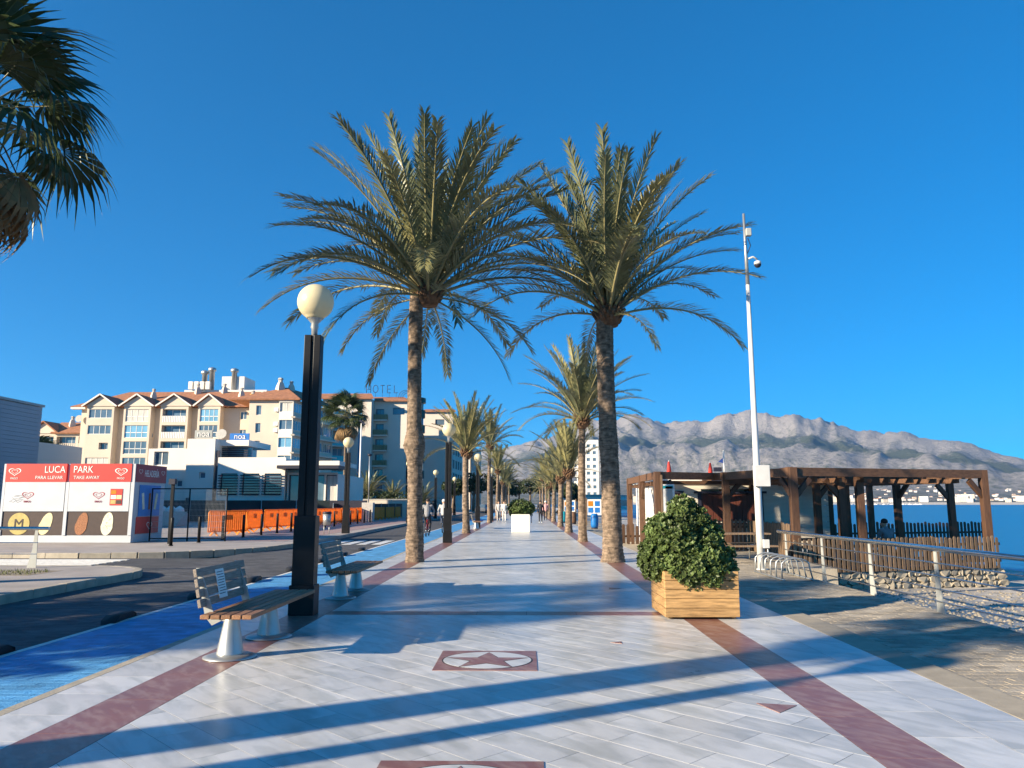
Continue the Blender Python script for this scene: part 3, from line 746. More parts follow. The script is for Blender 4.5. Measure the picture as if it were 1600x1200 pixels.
# white cube planter further on
wp = thing('white_planter', 'white cube planter in the middle of the promenade', 'planter', (-0.29, 41.8, 0))
MB().box((0, 0, 0.47), (0.98, 0.98, 0.94)).build('tub', 'white_paint', wp, bevel=0.02)
MB().box((0, 0, 0.93), (0.86, 0.86, 0.03)).build('soil', 'earth', wp)
ws = thing('planter_bush', 'loose olive green bush in the white cube planter', 'shrub', (-0.29, 41.8, 0.9))
leaf_mass('foliage', [(0, 0, 0.42, 0.62, 0.6, 0.40), (0.25, 0, 0.35, 0.5, 0.5, 0.36), (-0.3, 0, 0.3, 0.4, 0.45, 0.34)], 1300, 12, leaf=0.075, per=7, parent=ws)
b_ = MB()
for k in range(7):
    an = k * 2.4; b_.tube([(0, 0, 0), (0.1 * math.cos(an), 0.1 * math.sin(an), 0.3), (0.35 * math.cos(an), 0.35 * math.sin(an), 0.6)], [0.025, 0.016, 0.006], 5)
b_.build('stems', 'palm_fibre', ws)

pb = MB(); r_ = random.Random(41)
for k_ in range(5200):
    x = 6.05 + 9.0 * r_.random() ** 1.5; y = r_.uniform(6.0, 22.5); s_ = r_.uniform(0.025, 0.075); z = -0.22 - (min(x, 6.5) - 5.9) * 1.05 - max(0, x - 6.5) * 0.0133
    if 5.9 < x < 7.5 and y > 18.8: continue
    a_ = r_.random() * 6.28; P = []
    for q in range(5): P.append((x + s_ * math.cos(a_ + q * 1.257) * r_.uniform(.7, 1.2), y + s_ * math.sin(a_ + q * 1.257) * r_.uniform(.7, 1.2), z - 0.01))
    c0 = pb.add(P + [(x + r_.uniform(-.3, .3) * s_, y + r_.uniform(-.3, .3) * s_, z + s_ * r_.uniform(.5, .9))]); t_ = r_.random()
    for q in range(5): pb.face((c0 + q, c0 + (q + 1) % 5, c0 + 5), 0, True, t_)
stuff(pb.build('beach_pebbles', 'tan_stone'), 'loose pale pebbles on the beach beyond the railing', 'pebbles')
# ================================================================== SEA SIDE: RAILING, POLE, RACK, HUT, PERGOLA
rl = thing('steel_railing', 'stainless steel railing with fin shaped posts along the beach edge on the right', 'railing', (5.85, 0, 0))
RY = [17.85 - 2.15 * i for i in range(8)]
for y in RY:
    b_ = MB(); b_.plate([(0.02, y - 0.17, -0.06), (0.02, y + 0.06, -0.06), (0.02, y + 0.05, 0.2), (0.02, y + 0.035, 0.83), (0.02, y - 0.03, 0.83), (0.02, y - 0.06, 0.45), (0.02, y - 0.10, 0.2)], 0.014); b_.build('post', 'grey_paint', rl)
b_ = MB(); b_.tube([(0, 18.3, 0.865), (0, 2.4, 0.865)], 0.038, 14); b_.build('handrail', 'steel', rl)
for z in (0.66, 0.48, 0.30, 0.13):
    b_ = MB(); b_.tube([(0, 17.95, z), (0, 2.4, z)], 0.011, 8); b_.build('rod', 'steel', rl)
# the second railing, on the traffic island at the far left
r2 = thing('short_steel_railing', 'short steel railing end on the traffic island at the left edge', 'railing', (0, 0, 0.085))
for x in (-11.0, -13.15, -15.3):
    b_ = MB(); b_.plate([(x - 0.15, 17.4, 0.0), (x + 0.06, 17.4, 0.0), (x + 0.035, 17.4, 0.83), (x - 0.03, 17.4, 0.83), (x - 0.06, 17.4, 0.4)], 0.014); b_.build('post', 'grey_paint', r2)
b_ = MB(); b_.tube([(-10.72, 17.4, 0.865), (-18, 17.4, 0.865)], 0.04, 14); b_.build('handrail', 'steel', r2)
for z in (0.55, 0.3):
    b_ = MB(); b_.tube([(-10.95, 17.4, z), (-18, 17.4, z)], 0.011, 8); b_.build('rod', 'steel', r2)

cp = thing('camera_pole', 'tall pale metal pole with security camera beside the beach hut', 'pole', (5.52, 18.6, -0.03))
b_ = MB(); b_.tube([(0, 0, 0), (0, 0, 2.4), (0, 0, 2.41), (0, 0, 6.9)], [0.09, 0.085, 0.075, 0.048], 16); b_.build('post', 'pole_paint', cp)
b_ = MB(); b_.lathe([(0.15, 0), (0.15, 0.02), (0.10, 0.03)], 16); b_.build('foot_plate', 'pole_paint', cp)
b_ = MB(); b_.tube([(0, 0, 6.9), (-0.02, 0, 8.75)], [0.05, 0.03], 12); b_.build('mast', 'zinc', cp)
MB().box((0.06, -0.16, 2.18), (0.36, 0.16, 0.50)).build('cabinet', 'pole_paint', cp, bevel=0.012)
MB().box((0.10, -0.12, 0.60), (0.14, 0.09, 0.2)).build('junction_box', 'pole_paint', cp, bevel=0.01)
b_ = MB(); b_.tube([(0, 0, 7.55), (0.16, 0, 7.62), (0.27, 0, 7.55)], 0.025, 8); arm = b_.build('camera_arm', 'pole_paint', cp)
b_ = MB(); b_.lathe([(0.03, 0.10), (0.085, 0.07), (0.09, 0.0)], 16, c=(0.27, 0, 7.42)); b_.build('camera_hood', 'pole_paint', arm)
b_ = MB(); b_.lathe([(0.004, -0.085), (0.05, -0.07), (0.08, -0.03), (0.085, 0.0)], 16, c=(0.27, 0, 7.42)); b_.build('camera_dome', 'dark_trim', arm)
MB().box((0.07, -0.02, 8.25), (0.14, 0.12, 0.2)).build('antenna_box', 'grey_paint', cp, bevel=0.02)
b_ = MB(); b_.tube([(0.02, -0.03, 7.7), (0.1, -0.05, 7.9), (0.05, -0.02, 8.1)], 0.012, 6); b_.build('cable', 'dark_trim', cp)

rk = thing('bike_rack', 'galvanised bicycle rack of looped tubes at the start of the railing', 'bicycle rack', (5.15, 16.9, -0.03))
for i in range(6):
    y = -0.9 + i * 0.36
    b_ = MB(); pts = [(0.0, y, 0.0), (0.0, y, 0.24)] + [(0.0 + 0.28 - 0.28 * math.cos(R(a_)), y + 0.0, 0.30 + 0.14 * math.sin(R(a_))) for a_ in range(15, 166, 25)] + [(0.56, y, 0.26), (0.62, y, 0.0)]
    b_.tube(pts, 0.016, 8); b_.build('loop', 'zinc', rk)
for x in (0.0, 0.6):
    b_ = MB(); b_.tube([(x, -1.0, 0.02), (x, 1.0, 0.02)], 0.018, 8); b_.build('ground_bar', 'zinc', rk)

# beach hut under its timber pergola
HZ = -0.035
hut = thing('beach_hut', 'cream boarded beach bar hut with dark serving hatch under the pergola', 'hut', (0, 0, HZ))
X0, X1, Y0, Y1, HH = 4.75, 10.4, 27.0, 33.5, 2.22
nb = 12; bh = HH / nb
HAT = (6.05, 8.05, 0.95, 1.86)
for i in range(nb):
    z0, z1 = i * bh, (i + 1) * bh - 0.008
    segs = [(X0, X1)]
    if z1 > HAT[2] and z0 < HAT[3]: segs = [(X0, HAT[0]), (HAT[1], X1)]
    if 0.0 <= z0 < 1.95: segs = [(a_, b2) for a_, b2 in segs]
    for a_, b2 in segs:
        pieces = [(a_, b2)]
        if z0 < 1.9 and a_ <= 4.75: pieces = [(4.75, 4.82), (5.34, b2)]
        for p0, p1 in pieces:
            b_ = MB(); b_.bb(p0, p1, Y0 - 0.022, Y0, z0, z1, t=rnd.random()); b_.build('wall_board', 'cream_board', hut)
    b_ = MB(); b_.bb(X0 - 0.022, X0, Y0, Y1, z0, z1); b_.build('wall_board', 'white_paint', hut)
g = MB(); g.bb(X0, X1, Y0 + 0.35, Y1, 0, HH); g.bb(X0, HAT[0] - 0.6, Y0, Y0 + 0.35, 1.95, HH); g.build('wall', 'cream_board', hut)
MB().bb(X0 - 0.12, X1 + 0.1, Y0 - 0.13, Y1 + 0.1, HH, HH + 0.13).build('roof', 'white_paint', hut)
b_ = MB(); b_.bb(HAT[0], HAT[1], Y0 + 0.02, Y0 + 0.05, HAT[2], HAT[3]); sh_ = b_.build('hatch', 'shutter_wood', hut)
for i in range(10):
    x = HAT[0] + 0.1 + i * 0.2; MB().bb(x - 0.092, x + 0.092, Y0 - 0.002, Y0 + 0.018, HAT[2] + 0.03, HAT[3] - 0.03, t=rnd.random()).build('plank', 'shutter_wood', sh_)
g = MB(); g.bb(HAT[0] - 0.12, HAT[0], Y0 - 0.05, Y0 + 0.06, HAT[2] - 0.05, HAT[3] + 0.02); g.bb(HAT[1], HAT[1] + 0.12, Y0 - 0.05, Y0 + 0.06, HAT[2] - 0.05, HAT[3] + 0.02); g.bb(HAT[0] - 0.25, HAT[1] + 0.25, Y0 - 0.055, Y0 + 0.06, HAT[3] + 0.022, HAT[3] + 0.1); g.build('hatch_frame', 'dark_trim', hut)
b_ = MB(); b_.bb(5.75, 8.5, Y0 - 0.42, Y0 - 0.025, 0.84, 0.885); ct = b_.build('counter', 'beam_wood', hut)
for x in (5.95, 8.3):
    MB().plate([(x, Y0 - 0.4, 0.838), (x, Y0 - 0.03, 0.838), (x, Y0 - 0.03, 0.55)], 0.06).build('bracket', 'beam_wood', ct)
b_ = MB(); b_.bb(4.84, 5.32, Y0 + 0.01, Y0 + 0.05, 0.02, 1.88); dr_ = b_.build('door', 'shutter_wood', hut)
MB().tube([(4.92, Y0 - 0.03, 0.9), (4.92, Y0 - 0.03, 1.1)], 0.014, 8).build('handle', 'steel', dr_)
MB().bb(4.7, 5.45, Y0 - 0.06, Y0 - 0.024, 1.885, 1.97).build('door_lintel', 'dark_trim', hut)

def post(p, z0, z1, parent, w=0.2, mat='dark_wood'):
    b_ = MB(); b_.bb(p[0] - w / 2, p[0] + w / 2, p[1] - w / 2, p[1] + w / 2, z0, z1, t=rnd.random()); return b_.build('post', mat, parent, bevel=0.008)
def brace(p, d, ztop, parent, l=0.55):
    """45 degree knee brace from post p in direction d"""
    d = Vector((d[0], d[1], 0)).normalized(); p = Vector((p[0], p[1], 0))
    b_ = MB(); b_.beam(p + d * 0.08 + Vector((0, 0, ztop - l)), p + d * l + Vector((0, 0, ztop - 0.06)), 0.09, 0.15); return b_.build('knee_brace', 'dark_wood', parent)
pg = thing('hut_pergola', 'brown timber pergola frame in front of the beach hut', 'pergola', (0, 0, HZ))
PT = 2.56
for p in ((4.25, 25.2), (4.25, 28.6), (4.25, 32.0), (7.75, 27.3)): post(p, 0, PT, pg)
for a_, b2 in (((4.25, 25.3), (4.25, 32.1)), ((4.35, 25.2), (7.65, 26.75))):
    b_ = MB(); b_.beam((a_[0], a_[1], PT - 0.12), (b2[0], b2[1], PT - 0.12), 0.14, 0.23); b_.build('beam', 'beam_wood', pg)
b_ = MB(); b_.beam((7.72, 27.2, PT - 0.12), (7.56, 22.25, PT - 0.1), 0.14, 0.23); b_.build('beam', 'beam_wood', pg)
for p, d in (((4.25, 25.2), (1, 0.45)), ((4.25, 25.2), (0, 1)), ((4.25, 28.6), (0, -1)), ((4.25, 28.6), (0, 1)), ((4.25, 32), (0, -1)), ((7.75, 27.3), (0, -1)), ((7.75, 27.3), (1, 0))): brace(p, d, PT - 0.24, pg)
for i in range(7):
    y = 25.9 + i * 1.0
    b_ = MB(); b_.beam((4.3, y, PT - 0.33), (7.7 if y < 27 else 4.75, y + (0.6 if y < 27 else 0), PT - 0.33), 0.07, 0.12); b_.build('rafter', 'beam_wood', pg)

bp_ = thing('beach_pergola', 'large open timber pergola over the seaside tables', 'pergola', (0, 0, -0.4))
BT = 2.92
FL, FR = Vector((7.56, 22.1)), Vector((14.0, 24.0)); ux = (FR - FL).normalized(); vy = Vector((-ux.y, ux.x))
BLk, BRk = FL + vy * 7.2, FR + vy * 7.2
P1, P2 = FL + ux * 2.05 + vy * 0.6, FL + ux * 2.35 + vy * 0.4
posts = [FL, FR, FL + vy * 3.6, FR + vy * 3.6, BLk, BRk, FL + ux * 3.3 + vy * 3.4, FL + ux * 3.3 + vy * 7.2, FL + ux * 4.6 + vy * 3.6, P1, P2 + ux * 0.18, FL + ux * 2.2 + vy * 7.2, FL + ux * 5.0 + vy * 7.2]
for p in posts: post((p.x, p.y), 0, BT, bp_, 0.21)
def bm(a_, b2, z, w=0.15, h=0.24, nm='beam'):
    b_ = MB(); b_.beam((a_.x, a_.y, z), (b2.x, b2.y, z), w, h); return b_.build(nm, 'beam_wood', bp_)
bm(FL + ux * 0.1, FR - ux * 0.1, BT - 0.125); bm(FL + vy * 0.1, BLk - vy * 0.1, BT - 0.127); bm(FR + vy * 0.1, BRk - vy * 0.1, BT - 0.127); bm(BLk + ux * 0.1, BRk - ux * 0.1, BT - 0.125)
bm(FL + vy * 3.6 + ux * 0.1, FR + vy * 3.6 - ux * 0.1, BT - 0.27, 0.14, 0.2)
for i in range(1, 8): bm(FL + ux * (i * 0.84) + vy * 0.1, BLk + ux * (i * 0.84) - vy * 0.1, BT - 0.34, 0.07, 0.13, 'rafter')
for i in range(9): bm(FL + vy * (0.5 + i * 0.8) + ux * 0.1, FR + vy * (0.5 + i * 0.8) - ux * 0.1, BT - 0.04, 0.12, 0.035, 'roof_slat')
for p, d in ((FL, ux), (FR, -ux), (FL, vy), (FR, vy), (BLk, ux), (BRk, -ux), (FL + vy * 3.6, ux), (FR + vy * 3.6, -vy), (FL + ux * 3.3 + vy * 3.4, ux), (FL + ux * 4.6 + vy * 3.6, -ux), (FL + ux * 3.3 + vy * 7.2, ux), (FL + ux * 3.3 + vy * 7.2, -ux), (FL + ux * 5.0 + vy * 7.2, ux), (P1, -ux), (FL + ux * 2.2 + vy * 7.2, ux)):
    brace((p.x, p.y), (d.x, d.y), BT - 0.25, bp_)
# extra bay on the right
EX = [FR + ux * 1.9 + vy * 3.2, FR + ux * 1.9 + vy * 7.2]
for p in EX: post((p.x, p.y), 0, BT - 0.06, bp_)
bm(FR + vy * 3.2 + ux * 0.1, EX[0] - ux * 0.1, BT - 0.2); bm(EX[0] + vy * .1, EX[1] - vy * .1, BT - 0.2); bm(BRk + ux * .1, EX[1] - ux * .1, BT - 0.2)
brace((EX[0].x, EX[0].y), (-ux.x, -ux.y), BT - 0.3, bp_)
# deck, rubble base with single stones
dk = MB(); q = [FL + ux * -0.15 - vy * 0.1, FR + ux * 0.15 - vy * 0.1, BRk + ux * 0.15 + vy * 0.1, BLk - ux * 0.15 + vy * 0.1]
dk.prism([(p.x, p.y) for p in q], 0.0, 0.06); dk.build('deck', 'dark_wood', bp_)
dk = MB(); dk.prism([(p.x, p.y) for p in q], -0.75, -0.004); rb = dk.build('rubble_base', 'cobble', bp_)
r_ = random.Random(17)
x = 0.0; Lf = (q[1] - q[0]).length
for row in range(4):
    x = -0.05
    while x < Lf:
        w = r_.uniform(0.16, 0.46); hh = r_.uniform(0.15, 0.22)
        b_ = MB(); c = q[0] + ux * (x + w / 2) - vy * 0.05; n_ = 7
        pts = [(math.cos(k * 2 * math.pi / n_ + r_.uniform(-.2, .2)) * w * 0.53, math.sin(k * 2 * math.pi / n_ + r_.uniform(-.2, .2)) * hh * 0.58) for k in range(n_)]
        z = -0.10 - row * 0.165
        a0 = b_.add([(c + ux * p[0] + vy * 0.08).to_3d() + Vector((0, 0, z + p[1])) for p in pts]); a1 = b_.add([(c + ux * p[0] * 0.86 - vy * r_.uniform(0.0, 0.07)).to_3d() + Vector((0, 0, z + p[1] * 0.86)) for p in pts])
        for k in range(n_): b_.face((a0 + k, a0 + (k + 1) % n_, a1 + (k + 1) % n_, a1 + k), 0, False, r_.random())
        b_.face([a1 + k for k in range(n_)], 0, False, r_.random()); b_.build('stone', 'tan_stone', rb)
        x += w * 0.97
MATS['tan_stone'].node_tree.nodes['Principled BSDF'].inputs['Roughness'].default_value = 0.85

def picket_fence(name, label, a_, b2, z0, hgt, gap, w, mat='picket_wood', base=0.0, shift=None):
    t = thing(name, label, 'fence', (a_[0], a_[1], base), math.atan2(b2[1] - a_[1], b2[0] - a_[0]))
    L_ = (Vector(b2) - Vector(a_)).length; n_ = int(L_ / gap)
    for z in (z0 + 0.18, z0 + hgt * 0.72):
        MB().bb(0, L_, 0.022, 0.06, z, z + 0.08).build('rail', mat, t)
    for i in range(n_ + 1):
        x = i * gap; h_ = hgt * rnd.uniform(0.97, 1.03)
        b_ = MB(); b_.plate([(x - w / 2, 0, z0), (x + w / 2, 0, z0), (x + w / 2, 0, z0 + h_ - 0.04), (x + w * 0.25, 0, z0 + h_), (x - w * 0.25, 0, z0 + h_), (x - w / 2, 0, z0 + h_ - 0.04)], 0.02, t=rnd.random()); b_.build('picket', mat, t)
    return t
fa, fb = FL - vy * 0.22 - ux * 0.2, FR - vy * 0.22 + ux * 0.2
picket_fence('picket_fence', 'weathered brown picket fence along the front of the seaside pergola', tuple(fa), tuple(fb), 0.02, 0.93, 0.155, 0.095, base=-0.42)
fa, fb = BLk - ux * 2.0 + vy * 1.5, BRk + ux * 9 + vy * 1.5
picket_fence('dark_picket_fence', 'dark picket fence between the pergola and the sea', tuple(fa), tuple(fb), -0.7, 1.7, 0.19, 0.12, mat='dark_wood', base=-0.3)
picket_fence('side_picket_fence', 'picket fence below the serving hatch beside the picnic table', (5.95, 25.9), (7.6, 26.6), 0.0, 1.0, 0.17, 0.1, base=-0.03)
picket_fence('left_picket_fence', 'short picket fence running back between hut and open pergola', (7.5, 26.3), (7.42, 22.2), 0.0, 1.0, 0.17, 0.1, base=-0.05, mat='picket_wood')

# picnic table by the hut
pt = thing('picnic_table', 'picnic table with metal hoop legs and attached benches by the hut', 'picnic table', (5.7, 21.2, -0.035), R(4))
for i in range(4): MB().bb(-0.8, 0.8, -0.30 + i * 0.155, -0.155 + i * 0.155 - 0.01, 0.72, 0.76, t=rnd.random()).build('table_board', 'picket_wood', pt)
for y in (-0.75, 0.62): MB().bb(-0.8, 0.8, y, y + 0.24, 0.42, 0.46, t=rnd.random()).build('bench_board', 'picket_wood', pt)
for x in (-0.55, 0.55):
    b_ = MB(); b_.tube([(x, -0.66, 0.0), (x, -0.66, 0.36), (x, -0.58, 0.41), (x, 0.58, 0.41), (x, 0.7, 0.36), (x, 0.7, 0)], 0.022, 8); b_.tube([(x, -0.25, 0.41), (x, -0.25, 0.66), (x, -0.18, 0.71), (x, 0.2, 0.71), (x, 0.27, 0.66), (x, 0.27, 0.41)], 0.022, 8); b_.build('leg_frame', 'zinc', pt)
# tables and a bench inside the pergola
tb = FL + ux * 1.2 + vy * 2.2
t1 = thing('pergola_table', 'dark table under the seaside pergola', 'table', (tb.x, tb.y, -0.34), math.atan2(ux.y, ux.x))
MB().box((0.6, 0, 0.73), (2.0, 0.8, 0.05)).build('tabletop', 'dark_wood', t1)
for x in (-0.3, 1.5): MB().box((x, 0, 0.35), (0.08, 0.6, 0.70)).build('leg', 'dark_wood', t1)
tb = FL + ux * 3.9 + vy * 0.75
t2 = thing('pergola_bench', 'timber bench with board backrest where the seated man rests', 'bench', (tb.x, tb.y, -0.34), math.atan2(ux.y, ux.x))
MB().box((0.3, 0.25, 0.42), (2.6, 0.4, 0.05)).build('seat', 'picket_wood', t2)
for z in (0.62, 0.76): MB().box((0.3, 0.03, z), (2.6, 0.04, 0.12), t=rnd.random()).build('back_board', 'picket_wood', t2)
for x in (-0.9, 0.3, 1.5): MB().box((x, 0.2, 0.2), (0.08, 0.36, 0.38)).build('leg', 'picket_wood', t2)
for x in (-0.9, 0.3, 1.5): MB().box((x, 0.065, 0.6), (0.06, 0.035, 0.5)).build('back_post', 'picket_wood', t2)

# signs and flags about the hut
def text_mesh(s, size, extr=0.004):
    cu = bpy.data.curves.new('lettering', 'FONT'); cu.body = s; cu.size = size; cu.extrude = extr; cu.align_x = 'CENTER'; cu.align_y = 'CENTER'; cu.resolution_u = 3
    o = bpy.data.objects.new('lettering', cu); COL.objects.link(o)
    bpy.context.view_layer.update()
    me = bpy.data.meshes.new_from_object(o.evaluated_get(bpy.context.evaluated_depsgraph_get()))
    bpy.data.objects.remove(o); bpy.data.curves.remove(cu)
    return me
def lettering(s, size, mat, parent, loc, sx=1.0, rot=(R(90), 0, 0), name='lettering', shear=None):
    me = text_mesh(s, size); me.materials.clear(); me.materials.append(MATS[mat])
    return link(name, me, parent, loc, rot, (sx, 1, 1))
M('flag_red', (0.55, 0.05, 0.04), 0.7, trans=0.2); M('flag_white', (0.75, 0.74, 0.72), 0.7); M('flag_blue', (0.05, 0.12, 0.45), 0.7, trans=0.2); M('orange', (0.90, 0.34, 0.035), 0.5, var=0.12, trans=0.45)
M('sign_blue', (0.02, 0.16, 0.48), 0.5); M('teal', (0.02, 0.30, 0.36), 0.5); M('bin_blue', (0.01, 0.14, 0.42), 0.4)
for i, (x, y, lb, cols) in enumerate(((5.25, 28.5, 'furled red and white flag on a short mast above the hut roof', ('flag_red', 'flag_white')), (7.0, 29.5, 'small red flag on a white mast above the hut roof', ('flag_red', 'flag_white')))):
    t = thing('roof_flag', lb, 'flag', (x, y, HZ + HH + 0.13))
    MB().tube([(0, 0, 0), (0, 0, 0.75)], 0.018, 8).build('mast', 'white_paint', t)
    b_ = MB(); k_ = b_.lathe([(0.03, 0.25), (0.09, 0.32), (0.07, 0.5), (0.03, 0.72)], 7); b_.build('cloth', cols[i % 2 - 1] if i else 'flag_red', t)
t = thing('roof_mast', 'white mast with blue pennant and red lifebuoy board above the hut roof', 'mast', (7.7, 30.2, HZ + HH + 0.13))
MB().tube([(0, 0, 0), (0, 0, 1.25)], 0.03, 8).build('mast', 'white_paint', t)
MB().plate([(0.03, 0, 1.0), (0.03, 0, 0.72), (-0.2, 0.05, 0.8)], 0.01).build('pennant', 'flag_blue', t)
MB().box((0, -0.1, 0.12), (0.5, 0.04, 0.22)).build('board', 'flag_red', t)
MB().box((-0.25, 0, 0.5), (0.3, 0.12, 0.16)).build('floodlight', 'dark_trim', t)
ms = thing('menu_sign', 'white hanging menu sign with pale blue panel at the pergola corner', 'sign', (4.55, 25.0, HZ))
MB().box((0, 0, 1.72), (0.42, 0.04, 0.86)).build('panel', 'white_paint', ms, bevel=0.006)
MB().box((0.03, -0.023, 1.78), (0.22, 0.004, 0.6)).build('print', 'grey_paint', ms)
MB().box((0.0, -0.023, 2.06), (0.34, 0.004, 0.1)).build('header', 'teal', ms)
MB().bb(-0.22, -0.17, -0.03, 0.03, 0, 2.45).build('stake', 'picket_wood', ms)
bs = thing('price_board', 'narrow pale board leaning at the hut corner', 'sign', (4.42, 26.6, HZ))
MB().box((0, 0, 0.72), (0.26, 0.05, 0.95)).build('panel', 'white_paint', bs)
MB().box((0, -0.028, 0.75), (0.16, 0.004, 0.75)).build('print', 'teal', bs)

# bins and signs further along on the right
def bin_(loc, mat, label):
    t = thing('litter_bin', label, 'litter bin', loc, 0, 'bins along the promenade')
    b_ = MB(); b_.lathe([(0.19, 0.06), (0.23, 0.2), (0.24, 0.6), (0.21, 0.82), (0.16, 0.9)], 18); b_.build('body', mat, t)
    b_ = MB(); b_.tube([(-0.16, 0, 0.9), (-0.14, 0, 1.06), (0.14, 0, 1.06), (0.16, 0, 0.9)], 0.02, 6); b_.build('hoop', mat, t)
    MB().lathe([(0.2, 0), (0.2, 0.06)], 14).build('foot', 'dark_trim', t)
    return t
bin_((4.15, 47.5, 0), 'bin_blue', 'bright blue litter bin behind the thick right palm')
bin_((2.95, 62, 0), 'teal', 'turquoise litter bin between the right row palms')
bin_((3.5, 58, 0), 'beam_wood', 'brown litter bin right of the turquoise one')
for i, (x, y, lb) in enumerate(((4.8, 55, 'beach information board with coloured panels behind the blue bin'), (3.9, 70, 'pale information board farther along the right side'))):
    t = thing('information_board', lb, 'sign', (x, y, 0))
    for sx in (-0.55, 0.55): MB().box((sx, 0, 0.95), (0.09, 0.09, 1.9)).build('post', 'picket_wood', t)
    MB().box((0, 0, 1.25), (1.0, 0.05, 1.1)).build('panel', 'white_paint', t)
    for k_, (px, pz, mt) in enumerate(((-0.25, 1.5, 'orange'), (0.22, 1.5, 'sign_blue'), (-0.25, 1.05, 'sign_blue'), (0.22, 1.05, 'sign_blue'))): MB().box((px, -0.028, pz), (0.36, 0.006, 0.36)).build('print', mt, t)
# ================================================================== BUILDINGS ON THE LEFT
M('cream_wall', (0.60, 0.515, 0.42), 0.85, var=0.06, scale=0.35, bump=0.1, bscale=12)
M('white_wall', (0.74, 0.69, 0.62), 0.8, var=0.05, scale=0.3)
M('hotel_wall', (0.64, 0.56, 0.48), 0.85, var=0.05, scale=0.3)
M('grey_clad', (0.36, 0.37, 0.39), 0.7, var=0.06, scale=0.5)
M('roof_tile', (0.36, 0.16, 0.085), 0.85, var=0.25, scale=2.0, bump=0.3, bscale=10)
M('glass', (0.10, 0.15, 0.20), 0.08, var=0.3, scale=0.5, spec=0.9)
M('sky_glass', (0.16, 0.34, 0.48), 0.06, var=0.25, scale=0.4, spec=1.0)
M('curtain', (0.52, 0.50, 0.46), 0.6, var=0.25, scale=2.5, stretch=(3, 3, 0.2))
M('teal_glass', (0.05, 0.33, 0.38), 0.1, spec=0.8)
M('green_panel', (0.012, 0.055, 0.045), 0.4, var=0.2)
M('olive_panel', (0.16, 0.18, 0.10), 0.5)
M('dark_screen', (0.018, 0.032, 0.034), 0.8, var=0.3, scale=0.6)
M('sign_red', (0.58, 0.045, 0.035), 0.45, var=0.06); M('sign_maroon', (0.34, 0.045, 0.06), 0.45); M('choc', (0.055, 0.035, 0.03), 0.5)
M('azure', (0.02, 0.20, 0.55), 0.4, var=0.1); M('gold', (0.45, 0.36, 0.12), 0.5); M('ice_cream', (0.70, 0.62, 0.36), 0.5, var=0.1); M('almond', (0.30, 0.12, 0.05), 0.6, var=0.5, scale=30); M('white_choc', (0.72, 0.70, 0.52), 0.5)
M('yellow_pipe', (0.62, 0.40, 0.08), 0.6); M('concrete', (0.45, 0.43, 0.39), 0.85, var=0.12, bump=0.2)

